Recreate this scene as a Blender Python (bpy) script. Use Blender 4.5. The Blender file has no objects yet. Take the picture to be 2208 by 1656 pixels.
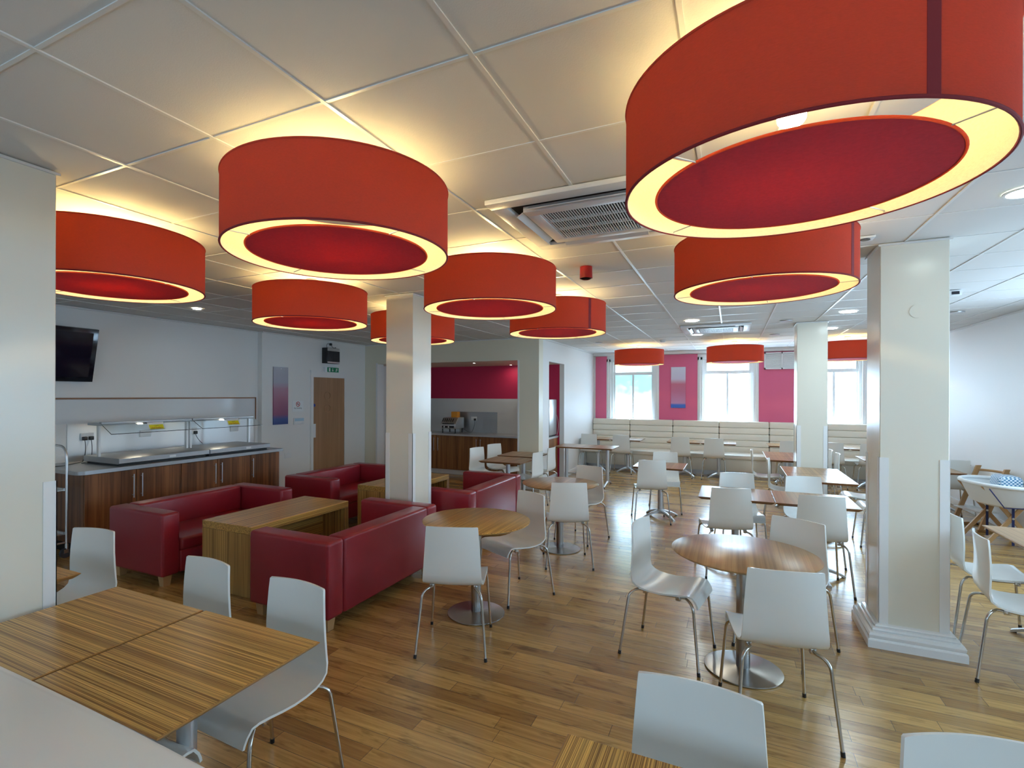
import bpy, bmesh, math, random
from mathutils import Vector, Matrix
random.seed(7)
SC = bpy.context.scene
COL = SC.collection
R = math.radians
PI = math.pi

# ------------------------------------------------------------------ materials
def new_mat(name):
    m = bpy.data.materials.new(name); m.use_nodes = True
    nt = m.node_tree; b = nt.nodes['Principled BSDF']
    return m, nt, b

def plain(name, col, rough=.5, metal=0., spec=.5, coat=0., bump=0., bscale=200., trans=0.):
    m, nt, b = new_mat(name)
    b.inputs['Base Color'].default_value = (*col, 1)
    b.inputs['Roughness'].default_value = rough
    b.inputs['Metallic'].default_value = metal
    b.inputs['Specular IOR Level'].default_value = spec
    b.inputs['Coat Weight'].default_value = coat
    b.inputs['Coat Roughness'].default_value = .12
    if bump:
        tc = nt.nodes.new('ShaderNodeTexCoord'); n = nt.nodes.new('ShaderNodeTexNoise')
        n.inputs['Scale'].default_value = bscale; n.inputs['Detail'].default_value = 3
        bp = nt.nodes.new('ShaderNodeBump'); bp.inputs['Strength'].default_value = bump
        bp.inputs['Distance'].default_value = .002
        nt.links.new(tc.outputs['Object'], n.inputs['Vector'])
        nt.links.new(n.outputs['Fac'], bp.inputs['Height'])
        nt.links.new(bp.outputs['Normal'], b.inputs['Normal'])
    return m

def glow(name, col, strength):
    m, nt, b = new_mat(name)
    b.inputs['Base Color'].default_value = (*col, 1)
    b.inputs['Emission Color'].default_value = (*col, 1)
    b.inputs['Emission Strength'].default_value = strength
    return m

def ramp(nt, fac, stops):
    r = nt.nodes.new('ShaderNodeValToRGB')
    els = r.color_ramp.elements
    while len(els) < len(stops): els.new(.5)
    for e, (p, c) in zip(els, stops):
        e.position = p; e.color = (*c, 1)
    nt.links.new(fac, r.inputs['Fac'])
    return r

def mixc(nt, mode, a, b, fac=1.):
    n = nt.nodes.new('ShaderNodeMix'); n.data_type = 'RGBA'; n.blend_type = mode
    n.inputs[0].default_value = fac
    nt.links.new(a, n.inputs[6]); nt.links.new(b, n.inputs[7])
    return n.outputs[2]

def striped_wood(name, light, dark, along='X', freq=42., rough=.28, coat=.0, mid=None, contrast=(.38, .62)):
    """veneer with fine straight figure running along one local axis"""
    m, nt, b = new_mat(name)
    tc = nt.nodes.new('ShaderNodeTexCoord'); mp = nt.nodes.new('ShaderNodeMapping')
    sc = {'X': (.35, freq, freq), 'Y': (freq, .35, freq), 'Z': (freq, freq, .35)}[along]
    mp.inputs['Scale'].default_value = sc
    nt.links.new(tc.outputs['Object'], mp.inputs['Vector'])
    n = nt.nodes.new('ShaderNodeTexNoise'); n.inputs['Scale'].default_value = 1.6
    n.inputs['Detail'].default_value = 4; n.inputs['Roughness'].default_value = .62
    nt.links.new(mp.outputs['Vector'], n.inputs['Vector'])
    lo, hi = contrast
    mid = mid or tuple((x + y) / 2 for x, y in zip(light, dark))
    r = ramp(nt, n.outputs['Fac'], [(lo, dark), ((lo + hi) / 2, mid), (hi, light)])
    mp2 = nt.nodes.new('ShaderNodeMapping')
    mp2.inputs['Scale'].default_value = tuple(x * .12 for x in sc)
    nt.links.new(tc.outputs['Object'], mp2.inputs['Vector'])
    n2 = nt.nodes.new('ShaderNodeTexNoise'); n2.inputs['Scale'].default_value = 2.
    nt.links.new(mp2.outputs['Vector'], n2.inputs['Vector'])
    r2 = ramp(nt, n2.outputs['Fac'], [(.3, (.72, .70, .68)), (.7, (1.12, 1.12, 1.12))])
    nt.links.new(mixc(nt, 'MULTIPLY', r.outputs['Color'], r2.outputs['Color']), b.inputs['Base Color'])
    b.inputs['Roughness'].default_value = rough
    b.inputs['Coat Weight'].default_value = coat
    return m

def floor_mat():
    m, nt, b = new_mat('floor_planks')
    tc = nt.nodes.new('ShaderNodeTexCoord')
    br = nt.nodes.new('ShaderNodeTexBrick')
    br.offset = .37; br.offset_frequency = 2; br.squash = 1.0
    br.inputs['Scale'].default_value = 1.
    br.inputs['Brick Width'].default_value = .92; br.inputs['Row Height'].default_value = .098
    br.inputs['Mortar Size'].default_value = .0011; br.inputs['Mortar Smooth'].default_value = .1
    br.inputs['Bias'].default_value = -.1
    br.inputs['Color1'].default_value = (.60, .365, .118, 1)
    br.inputs['Color2'].default_value = (.31, .160, .048, 1)
    br.inputs['Mortar'].default_value = (.07, .03, .012, 1)
    # a little waviness between rows so joints do not repeat
    mp0 = nt.nodes.new('ShaderNodeMapping'); mp0.inputs['Location'].default_value = (.31, .04, 0)
    nt.links.new(tc.outputs['Object'], mp0.inputs['Vector'])
    sep = nt.nodes.new('ShaderNodeSeparateXYZ'); nt.links.new(mp0.outputs['Vector'], sep.inputs[0])
    dv = nt.nodes.new('ShaderNodeMath'); dv.operation = 'DIVIDE'; dv.inputs[1].default_value = .098
    nt.links.new(sep.outputs['Y'], dv.inputs[0])
    fl = nt.nodes.new('ShaderNodeMath'); fl.operation = 'FLOOR'; nt.links.new(dv.outputs[0], fl.inputs[0])
    wn = nt.nodes.new('ShaderNodeTexWhiteNoise'); wn.noise_dimensions = '1D'; nt.links.new(fl.outputs[0], wn.inputs['W'])
    ad = nt.nodes.new('ShaderNodeMath'); ad.operation = 'ADD'
    nt.links.new(sep.outputs['X'], ad.inputs[0]); nt.links.new(wn.outputs['Value'], ad.inputs[1])
    cmb = nt.nodes.new('ShaderNodeCombineXYZ')
    nt.links.new(ad.outputs[0], cmb.inputs['X']); nt.links.new(sep.outputs['Y'], cmb.inputs['Y'])
    nt.links.new(cmb.outputs[0], br.inputs['Vector'])
    def grain(scale, s, det):
        mp = nt.nodes.new('ShaderNodeMapping'); mp.inputs['Scale'].default_value = scale
        nt.links.new(cmb.outputs[0], mp.inputs['Vector'])
        n = nt.nodes.new('ShaderNodeTexNoise'); n.inputs['Scale'].default_value = s
        n.inputs['Detail'].default_value = det; n.inputs['Roughness'].default_value = .6
        nt.links.new(mp.outputs['Vector'], n.inputs['Vector']); return n.outputs['Fac']
    g1 = ramp(nt, grain((1.1, 26, 1), 2., 5), [(.3, (.70, .66, .62)), (.65, (1.12, 1.12, 1.12))])
    g2 = ramp(nt, grain((3.2, 12, 1), 1.4, 3), [(.30, (.42, .36, .30)), (.44, (1, 1, 1))])
    c = mixc(nt, 'MULTIPLY', br.outputs['Color'], g1.outputs['Color'])
    c = mixc(nt, 'MULTIPLY', c, g2.outputs['Color'], .75)
    nt.links.new(c, b.inputs['Base Color'])
    b.inputs['Roughness'].default_value = .25
    b.inputs['Specular IOR Level'].default_value = .6
    b.inputs['Coat Weight'].default_value = .35; b.inputs['Coat Roughness'].default_value = .18
    bp = nt.nodes.new('ShaderNodeBump'); bp.inputs['Strength'].default_value = .25; bp.inputs['Distance'].default_value = .001
    bp.invert = True
    nt.links.new(br.outputs['Fac'], bp.inputs['Height']); nt.links.new(bp.outputs['Normal'], b.inputs['Normal'])
    return m

def fabric(name, col, transl, tcol=None, weave=True):
    m, nt, b = new_mat(name)
    out = nt.nodes['Material Output']
    b.inputs['Roughness'].default_value = .85
    b.inputs['Specular IOR Level'].default_value = .2
    tcol = tcol or col
    tc = nt.nodes.new('ShaderNodeTexCoord'); mp = nt.nodes.new('ShaderNodeMapping')
    mp.inputs['Scale'].default_value = (30, 30, 160)
    nt.links.new(tc.outputs['Object'], mp.inputs['Vector'])
    n = nt.nodes.new('ShaderNodeTexNoise'); n.inputs['Scale'].default_value = 3; n.inputs['Detail'].default_value = 3
    nt.links.new(mp.outputs['Vector'], n.inputs['Vector'])
    r = ramp(nt, n.outputs['Fac'], [(.3, tuple(x * .86 for x in col)), (.7, tuple(min(1, x * 1.1) for x in col))])
    nt.links.new(r.outputs['Color'], b.inputs['Base Color'])
    t = nt.nodes.new('ShaderNodeBsdfTranslucent'); t.inputs['Color'].default_value = (*tcol, 1)
    mx = nt.nodes.new('ShaderNodeMixShader'); mx.inputs[0].default_value = transl
    nt.links.new(b.outputs[0], mx.inputs[1]); nt.links.new(t.outputs[0], mx.inputs[2])
    nt.links.new(mx.outputs[0], out.inputs['Surface'])
    return m

def gradient_panel(name, z0, z1, stops):
    m, nt, b = new_mat(name)
    tc = nt.nodes.new('ShaderNodeTexCoord'); sp = nt.nodes.new('ShaderNodeSeparateXYZ')
    nt.links.new(tc.outputs['Object'], sp.inputs[0])
    mr = nt.nodes.new('ShaderNodeMapRange'); mr.inputs['From Min'].default_value = z0; mr.inputs['From Max'].default_value = z1
    nt.links.new(sp.outputs['Z'], mr.inputs['Value'])
    r = ramp(nt, mr.outputs['Result'], stops)
    nt.links.new(r.outputs['Color'], b.inputs['Base Color'])
    b.inputs['Roughness'].default_value = .3
    return m

def frosted(name, strength, green):
    """frosted film on a sunlit window pane; hazy foliage shows through the upper half when green"""
    m, nt, b = new_mat(name)
    b.inputs['Base Color'].default_value = (.85, .9, .92, 1)
    b.inputs['Roughness'].default_value = .25
    base = (.50, .75, 1.0)
    b.inputs['Emission Strength'].default_value = strength
    if not green:
        b.inputs['Emission Color'].default_value = (*base, 1)
        return m
    tc = nt.nodes.new('ShaderNodeTexCoord'); sp = nt.nodes.new('ShaderNodeSeparateXYZ')
    nt.links.new(tc.outputs['Object'], sp.inputs[0])
    n = nt.nodes.new('ShaderNodeTexNoise'); n.inputs['Scale'].default_value = 3.2; n.inputs['Detail'].default_value = 4
    nt.links.new(tc.outputs['Object'], n.inputs['Vector'])
    mr = nt.nodes.new('ShaderNodeMapRange'); mr.inputs['From Min'].default_value = .25; mr.inputs['From Max'].default_value = .75
    nt.links.new(sp.outputs['Z'], mr.inputs['Value'])
    ad = nt.nodes.new('ShaderNodeMath'); ad.operation = 'MULTIPLY'
    nt.links.new(mr.outputs['Result'], ad.inputs[0]); nt.links.new(n.outputs['Fac'], ad.inputs[1])
    r = ramp(nt, ad.outputs[0], [(.10, base), (.26, (.06, .11, .12)), (.5, (.012, .038, .043))])
    nt.links.new(r.outputs['Color'], b.inputs['Emission Color'])
    return m

M = {}
M['wall'] = plain('wall_paint', (.82, .81, .79), .55, bump=.05, bscale=60)
M['cream'] = plain('cream_paint', (.80, .75, .60), .4, bump=.05, bscale=50)
M['column'] = plain('column_paint', (.81, .765, .65), .22, bump=.03, bscale=40)
M['trim'] = plain('white_gloss_paint', (.86, .86, .85), .22)
M['tile'] = plain('ceiling_tile', (.70, .68, .66), .9, bump=.35, bscale=220)
M['tee'] = plain('ceiling_tee', (.75, .74, .72), .35)
M['floor'] = floor_mat()
M['shell'] = plain('white_lacquer', (.84, .84, .80), .22)
M['chrome'] = plain('chrome', (.58, .56, .53), .16, 1.)
M['steel'] = plain('brushed_steel', (.70, .70, .70), .36, 1., bump=.05, bscale=90)
M['pedestal'] = plain('pedestal_steel', (.44, .43, .42), .27, 1., bump=.04, bscale=60)
M['gantry'] = plain('gantry_steel', (.46, .47, .48), .40, 1., bump=.05, bscale=90)
M['satin'] = plain('satin_alloy', (.62, .64, .67), .38, .85)
M['black'] = plain('black_plastic', (.012, .012, .014), .35)
M['dark'] = plain('dark_void', (.02, .018, .017), .7)
M['zebra_x'] = striped_wood('zebrano_x', (.90, .59, .18), (.36, .18, .045), 'X', 165, contrast=(.42, .60))
M['zebra_y'] = striped_wood('zebrano_y', (.86, .54, .15), (.26, .12, .03), 'Y', 185, contrast=(.43, .58))
M['zebra_z'] = striped_wood('zebrano_z', (.62, .38, .115), (.28, .135, .036), 'Z', 40)
M['oak_y'] = striped_wood('red_oak_y', (.52, .31, .135), (.34, .18, .072), 'Y', 26)
M['edge_gold'] = plain('table_edge_golden', (.40, .21, .065), .35)
M['edge'] = plain('table_edge', (.26, .115, .045), .35)
M['walnut'] = striped_wood('walnut', (.31, .122, .042), (.13, .046, .016), 'Z', 13, .32)
M['teak'] = striped_wood('teak', (.40, .17, .055), (.21, .082, .026), 'Z', 13, .32)
M['beech'] = plain('beech', (.52, .30, .13), .4, bump=.05, bscale=40)
M['doorwood'] = striped_wood('door_veneer', (.50, .29, .155), (.42, .235, .12), 'Z', 7, .4)
M['leather'] = plain('maroon_leather', (.29, .016, .028), .28, bump=.18, bscale=330)
M['bench'] = plain('beige_leather', (.84, .77, .65), .40, bump=.12, bscale=260)
M['shade'] = fabric('red_lamp_fabric', (.56, .105, .075), .5, (1., .35, .125))
M['liner'] = fabric('cream_lamp_liner', (.86, .82, .69), .38, (.95, .86, .62))
M['disc'] = fabric('red_diffuser_fabric', (.46, .055, .092), .33, (1., .19, .18))
M['lining'] = fabric('diffuser_lining', (.86, .80, .62), .5, (.95, .86, .60))
M['seam'] = plain('dark_red_seam', (.22, .012, .018), .8)
M['crimson'] = plain('crimson_paint', (.55, .018, .085), .5, bump=.04, bscale=60)
M['pink'] = plain('raspberry_paint', (.76, .14, .27), .5, bump=.04, bscale=60)
M['splash'] = plain('white_splashback', (.70, .71, .72), .12)
M['paper'] = plain('white_paper', (.85, .86, .86), .5)
M['yellow'] = plain('yellow_print', (.85, .76, .02), .5)
M['redprint'] = plain('red_print', (.60, .03, .03), .5)
M['green'] = plain('exit_green', (.0, .23, .10), .4)
M['blue'] = plain('blue_print', (.03, .07, .35), .4)
M['ink'] = plain('grey_ink', (.10, .10, .11), .5)
M['plastic'] = plain('white_plastic', (.80, .81, .82), .35)
M['screen'] = plain('tv_screen', (.010, .010, .022), .08, spec=.6)
M['bezel'] = plain('tv_bezel', (.008, .010, .016), .12)
M['orange'] = plain('orange_card', (.80, .32, .03), .5)
M['beaconred'] = plain('beacon_red', (.45, .02, .02), .3)
M['canvas'] = plain('white_canvas', (.80, .80, .79), .8, bump=.2, bscale=300)
M['strap'] = plain('navy_strap', (.02, .03, .12), .7)
M['lampglass'] = glow('bulb_glass', (1., .77, .37), 118.)
M['down_cool'] = glow('downlight_cool', (.80, .95, 1.), 50.)
M['down_green'] = glow('downlight_greenish', (.82, 1., .92), 14.)
M['down_warm'] = glow('downlight_warm', (1., .90, .68), 40.)
M['uvtube'] = plain('grille_grey', (.10, .10, .11), .4, .5)
M['foliage'] = plain('leaf_green', (.30, .55, .42), .7, bump=.5, bscale=30)
M['brickpale'] = plain('pale_render', (.62, .62, .64), .8)
WIN = 8.0
M['frost_green'] = frosted('frosted_glass_green', WIN * .8, True)
M['frost'] = frosted('frosted_glass', WIN, False)
M['frost_side'] = frosted('frosted_glass_side', 1.3, False)
M['frost_side_b'] = frosted('frosted_glass_side_middle', 2.8, False)
M['frost_side_c'] = frosted('frosted_glass_side_far', 2.4, False)
M['frost_rear'] = frosted('frosted_glass_rear', 1.3, False)
def glass_mat():
    m, nt, b = new_mat('clear_glass')
    b.inputs['Transmission Weight'].default_value = 1.; b.inputs['Roughness'].default_value = .02
    b.inputs['IOR'].default_value = 1.12; b.inputs['Base Color'].default_value = (.95, .98, .98, 1)
    return m
M['glass'] = glass_mat()
M['dkglass'] = plain('dark_glass', (.02, .02, .03), .08)

# ------------------------------------------------------------------ mesh builder
class MB:
    def __init__(s, origin=(0, 0, 0)):
        s.bm = bmesh.new(); s.o = Vector(origin)
    def _new(s, bm2, mi=0):
        for f in bm2.faces: f.material_index = mi
        me = bpy.data.meshes.new('tmp'); bm2.to_mesh(me); bm2.free()
        s.bm.from_mesh(me); bpy.data.meshes.remove(me)
    def box(s, x0, x1, y0, y1, z0, z1, bev=0., seg=2, mi=0, rot=None, about=None):
        b = bmesh.new(); bmesh.ops.create_cube(b, size=1)
        bmesh.ops.scale(b, vec=(abs(x1 - x0), abs(y1 - y0), abs(z1 - z0)), verts=b.verts)
        if bev: bmesh.ops.bevel(b, geom=b.edges[:], offset=bev, segments=seg, affect='EDGES', profile=.5)
        c = Vector(((x0 + x1) / 2, (y0 + y1) / 2, (z0 + z1) / 2))
        bmesh.ops.translate(b, vec=c, verts=b.verts)
        if rot is not None: bmesh.ops.rotate(b, cent=about or c, matrix=rot, verts=b.verts)
        s._new(b, mi); return s
    def cyl(s, p0, p1, r0, r1=None, n=20, mi=0, caps=True):
        p0, p1 = Vector(p0), Vector(p1); r1 = r0 if r1 is None else r1
        d = p1 - p0; L = d.length
        b = bmesh.new(); bmesh.ops.create_cone(b, cap_ends=caps, segments=n, radius1=r0, radius2=r1, depth=L)
        q = Vector((0, 0, 1)).rotation_difference(d.normalized())
        bmesh.ops.transform(b, matrix=Matrix.Translation((p0 + p1) / 2) @ q.to_matrix().to_4x4(), verts=b.verts)
        s._new(b, mi); return s
    def sph(s, c, r, n=16, m=10, sc=(1, 1, 1), mi=0):
        b = bmesh.new(); bmesh.ops.create_uvsphere(b, u_segments=n, v_segments=m, radius=r)
        bmesh.ops.scale(b, vec=sc, verts=b.verts); bmesh.ops.translate(b, vec=c, verts=b.verts)
        s._new(b, mi); return s
    def tube(s, pts, r, n=10, mi=0, closed=False):
        pts = [Vector(p) for p in pts]; b = bmesh.new(); rings = []
        N = len(pts); prev = None
        for i, p in enumerate(pts):
            if closed: t = (pts[(i + 1) % N] - pts[i - 1]).normalized()
            else: t = (pts[min(i + 1, N - 1)] - pts[max(i - 1, 0)]).normalized()
            if prev is None:
                u = t.orthogonal().normalized()
            else:
                u = prev - t * prev.dot(t); u.normalize()
            prev = u; v = t.cross(u)
            rr = r[i] if isinstance(r, (list, tuple)) else r
            rings.append([b.verts.new(p + (u * math.cos(2 * PI * k / n) + v * math.sin(2 * PI * k / n)) * rr) for k in range(n)])
        for i in range(N if closed else N - 1):
            A, B = rings[i], rings[(i + 1) % N]
            for k in range(n): b.faces.new((A[k], A[(k + 1) % n], B[(k + 1) % n], B[k]))
        if not closed:
            b.faces.new(rings[0][::-1]); b.faces.new(rings[-1])
        s._new(b, mi); return s
    def lathe(s, prof, n=64, c=(0, 0), mi=0):
        b = bmesh.new(); rings = []
        for r, z in prof:
            if r < 1e-6: rings.append([b.verts.new((c[0], c[1], z))])
            else: rings.append([b.verts.new((c[0] + r * math.cos(2 * PI * k / n), c[1] + r * math.sin(2 * PI * k / n), z)) for k in range(n)])
        for A, B in zip(rings, rings[1:]):
            for k in range(n):
                k2 = (k + 1) % n
                if len(A) == 1 and len(B) == 1: continue
                if len(A) == 1: b.faces.new((A[0], B[k2], B[k]))
                elif len(B) == 1: b.faces.new((A[k], A[k2], B[0]))
                else: b.faces.new((A[k], A[k2], B[k2], B[k]))
        bmesh.ops.recalc_face_normals(b, faces=b.faces)
        s._new(b, mi); return s
    def prism(s, poly, axis, a, b_, mi=0, bev=0.):
        """extrude a 2D polygon; axis is the extrusion axis, poly in the two other axes (cyclic order)"""
        b = bmesh.new()
        def P(p, t):
            return {'X': (t, p[0], p[1]), 'Y': (p[0], t, p[1]), 'Z': (p[0], p[1], t)}[axis]
        A = [b.verts.new(P(p, a)) for p in poly]; B = [b.verts.new(P(p, b_)) for p in poly]
        n = len(poly)
        b.faces.new(A); b.faces.new(B[::-1])
        for i in range(n): b.faces.new((A[i], B[i], B[(i + 1) % n], A[(i + 1) % n]))
        bmesh.ops.recalc_face_normals(b, faces=b.faces)
        if bev: bmesh.ops.bevel(b, geom=b.edges[:], offset=bev, segments=2, affect='EDGES', profile=.5)
        s._new(b, mi); return s
    def grid(s, rows, mi=0, closed=False):
        b = bmesh.new(); V = [[b.verts.new(p) for p in row] for row in rows]
        for A, B in zip(V, V[1:]):
            m = len(A)
            for k in range(m if closed else m - 1): b.faces.new((A[k], A[(k + 1) % m], B[(k + 1) % m], B[k]))
        s._new(b, mi); return s
    def mesh(s, name, mats, sharp=40):
        bmesh.ops.translate(s.bm, vec=-s.o, verts=s.bm.verts)
        me = bpy.data.meshes.new(name); s.bm.to_mesh(me); s.bm.free()
        for m in (mats if isinstance(mats, (list, tuple)) else [mats]): me.materials.append(m)
        me.shade_smooth(); me.set_sharp_from_angle(angle=R(sharp))
        return me
    def build(s, name, mats, parent=None, loc=None, sharp=40):
        o = bpy.data.objects.new(name, s.mesh(name, mats, sharp)); COL.objects.link(o)
        if parent: o.parent = parent
        else: o.location = s.o if loc is None else loc
        return o

def tag(o, label=None, cat=None, group=None, kind=None):
    if label: o['label'] = label
    if cat: o['category'] = cat
    if group: o['group'] = group
    if kind: o['kind'] = kind
    return o
def thing(name, label, cat, loc=(0, 0, 0), rz=0., group=None, kind=None):
    o = bpy.data.objects.new(name, None); o.empty_display_size = .05; COL.objects.link(o)
    o.location = loc; o.rotation_euler = (0, 0, R(rz))
    return tag(o, label, cat, group, kind)
def copy_tree(src, label, loc, rz=0.):
    r = src.copy(); COL.objects.link(r); r.location = loc; r.rotation_euler = (0, 0, R(rz)); r['label'] = label
    for ch in list(src.children):
        c = ch.copy(); COL.objects.link(c); c.parent = r
        for g in list(ch.children):
            d = g.copy(); COL.objects.link(d); d.parent = c
    return r
def text(body, size, mat, parent, loc, rot, name='lettering', align='CENTER'):
    cu = bpy.data.curves.new(name, 'FONT'); cu.body = body; cu.size = size; cu.align_x = align; cu.align_y = 'CENTER'
    cu.extrude = .0004; cu.materials.append(mat)
    tmp = bpy.data.objects.new('tmp', cu); COL.objects.link(tmp); bpy.context.view_layer.update()
    me = bpy.data.meshes.new_from_object(tmp.evaluated_get(bpy.context.evaluated_depsgraph_get()))
    bpy.data.objects.remove(tmp); bpy.data.curves.remove(cu)
    o = bpy.data.objects.new(name, me); COL.objects.link(o); o.parent = parent; o.location = loc; o.rotation_euler = rot
    return o
def bez(p0, p1, p2, n=6):
    p0, p1, p2 = Vector(p0), Vector(p1), Vector(p2)
    return [p0 * (1 - t) ** 2 + p1 * 2 * t * (1 - t) + p2 * t * t for t in [i / n for i in range(n + 1)]]

# ------------------------------------------------------------------ room shell
CE = 2.78
XL, XL2, XR, YF, YN = -7.2, -7.1, 3.2, 12.95, -2.6
YB, XS, ZO = 8.8, -3.15, 2.37          # alcove front wall, side wall, opening height
def struct(name, mb, mat, label, cat, parent=None):
    o = mb.build(name, mat, parent)
    if parent is None: tag(o, label, cat, None, 'structure')
    return o
fl = MB().box(XL - .3, XR + .3, YN - .3, YF + .3, -.1, 0); struct('floor', fl, M['floor'], 'honey brown wood plank floor running through the whole cafe', 'floor')

ceil = struct('ceiling', MB().box(XL - .3, XR + .3, YN - .3, YF + .3, CE + .004, CE + .1), M['tile'], 'suspended ceiling of square off-white mineral tiles', 'ceiling')
gx0, gy0 = -1.33, 1.417
g = MB()
i = -10
while gx0 + .6 * i < XR:
    x = gx0 + .6 * i
    if x > XL: g.box(x - .008, x + .008, YN, YF, CE - .001, CE + .006)
    i += 1
g.build('main_tee_grid', M['tee'], ceil)
g = MB(); i = -7
while gy0 + .6 * i < YF:
    y = gy0 + .6 * i
    if y > YN: g.box(XL, XR, y - .0065, y + .0065, CE + .0005, CE + .006)
    i += 1
g.build('cross_tee_grid', M['tee'], ceil)

def cut_wall_x(mb, x0, x1, y0, y1, openings, z1=CE, z0=0):
    """wall slab in the YZ plane with rectangular openings (ya, yb, za, zb), sorted by ya"""
    y = y0
    for ya, yb, za, zb in openings:
        if ya > y: mb.box(x0, x1, y, ya, z0, z1)
        if za > z0: mb.box(x0, x1, ya, yb, z0, za)
        if zb < z1: mb.box(x0, x1, ya, yb, zb, z1)
        y = yb
    if y < y1: mb.box(x0, x1, y, y1, z0, z1)
def cut_wall_y(mb, y0, y1, x0, x1, openings, z1=CE, z0=0):
    x = x0
    for xa, xb, za, zb in openings:
        if xa > x: mb.box(x, xa, y0, y1, z0, z1)
        if za > z0: mb.box(xa, xb, y0, y1, z0, za)
        if zb < z1: mb.box(xa, xb, y0, y1, zb, z1)
        x = xb
    if x < x1: mb.box(x, x1, y0, y1, z0, z1)

# left walls
struct('wall_left', MB().box(XL - .2, XL, YN, 6.12, 0, CE).box(XL - .2, XL2, 6.12, 10.6, 0, CE), M['wall'], 'off-white left wall behind the serving counter and the door', 'wall')
# alcove: front wall with wide opening, pier, side wall with opening, back, soffit
y1, y2 = 9.37, 10.36
w = MB()
w.box(XL2, -6.78, YB, YB + .2, 0, CE)
w.box(-6.78, -3.545, YB, YB + .2, ZO, CE)
w.box(-3.545, XS, YB, YB + .22, 0, CE)
struct('wall_alcove', w, M['cream'], 'cream wall with a wide opening to the drinks and toast alcove', 'wall')
w = MB(); cut_wall_x(w, XS - .1, XS, YB + .22, YF, [(y1, y2, 0, ZO)])
struct('wall_side', w, M['wall'], 'white side wall beyond the cream pier, with a tall opening to the alcove', 'wall')
struct('wall_back', MB().box(XL2, XS - .1, 10.37, 10.55, 0, CE), M['crimson'], 'crimson back wall of the alcove above the splashback', 'wall')
struct('trim_1', MB().box(XL2, XS - .1, YB + .2, 10.37, ZO, ZO + .06), M['cream'], 'lowered cream soffit over the alcove counters', 'soffit')
struct('trim_2', MB().box(XL2, XS - .56, 10.355, 10.37, .85, 1.64), M['splash'], 'white glossy splashback panel behind the alcove counter', 'splashback')
struct('trim_3', MB().box(-6.80, -6.76, YB - .012, YB + .2, 0, ZO + .02).box(-3.565, -3.535, YB - .006, YB + .2, 0, ZO), M['trim'], 'white corner trim on the two jambs of the alcove opening', 'trim')

# right wall with windows ahead of and beside the camera position (their frosted panes are lit by daylight)
w = MB(); ropen = [(.2, 1.9, .9, 2.45), (2.5, 4.2, .9, 2.45), (4.9, 7.6, .9, 2.55)]
cut_wall_x(w, XR, XR + .2, YN, YF, ropen)
struct('wall_right', w, M['wall'], 'plain white right wall behind the high chairs', 'wall')
w = MB(); nopen = [(-5.6, -3.6, .9, 2.45), (-2.2, -.2, .9, 2.45), (.8, 2.6, .9, 2.45)]
cut_wall_y(w, YN - .2, YN, XL, XR, nopen)
struct('wall_near', w, M['wall'], 'near wall behind the viewpoint with frosted windows', 'wall')
# far wall
w = MB(); fopen = [(-2.83, -1.57, 1.1, 2.62), (-.71, .55, 1.1, 2.62), (1.39, 2.55, 1.1, 2.62)]
cut_wall_y(w, YF, YF + .3, XS - .2, XR, fopen)
struct('wall_far', w, M['trim'], 'far wall with three tall windows above the banquette', 'wall')
p = MB()
for a, b in ((-3.11, -2.825), (-1.575, -.715), (.553, 1.385), (2.56, 3.12)):
    p.box(a, b, YF - .012, YF, 1.0, 2.70)
struct('trim_4', p, M['pink'], 'raspberry painted panels between the far windows', 'painted panel')
struct('trim_5', MB().box(XS, XR, YF - .10, YF, 2.71, CE), M['trim'], 'white cornice box along the top of the far wall', 'cornice')
struct('trim_6', MB().box(XS, XS + .02, YB + .2, YF - .1, CE - .025, CE).box(XR - .02, XR, YN, YF - .1, CE - .025, CE).box(XL, XL + .02, YN, 6.1, CE - .02, CE).box(XL2, XL2 + .02, 6.12, YB, CE - .02, CE).box(XL2, XS, YB - .02, YB, CE - .02, CE), M['tee'], 'white edge angle where the ceiling meets the walls', 'trim')

def window(n, x0, x1, pane, label):
    t = thing('window_%d' % n, label, 'window', ((x0 + x1) / 2, YF, 1.1), 0, None, 'structure')
    o = t.location; hw = (x1 - x0) / 2
    f = MB()
    for sx in (-1, 1):
        # moulded reveal: three stepped strips
        f.box(sx * hw, sx * (hw - .10), -.02, .28, 0, 1.52)
        f.box(sx * (hw - .10), sx * (hw - .15), .05, .28, 0, 1.52)
        f.box(sx * (hw - .03), sx * (hw - .06), -.035, .0, 0, 1.52, .006)
        f.box(sx * (hw - .15), sx * (hw - .19), .12, .20, 0, 1.52)
    f.box(-hw, hw, -.02, .28, 1.46, 1.52)
    f.box(-hw, hw, -.03, .26, 0, .05)
    f.box(-hw + .15, hw - .15, .08, .20, 1.13, 1.20)
    f.box(-.022, .022, .10, .20, .05, 1.14)
    f.build('window_frame', M['trim'], t)
    for a, b in ((-hw + .19, -.022), (.022, hw - .19)):
        MB().box(a, b, .15, .165, .05, 1.14).build('frosted_pane', pane, t)
    MB().box(-hw + .19, hw - .19, .155, .161, 1.20, 1.46).build('clear_pane', M['glass'], t)
window(1, -2.83, -1.57, M['frost_green'], 'left tall window of the far wall, hazy green foliage behind frosted glass')
window(2, -.71, .55, M['frost'], 'middle tall window of the far wall with white frosted panes')
window(3, 1.39, 2.55, M['frost'], 'right tall window of the far wall, partly behind the far column')
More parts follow.
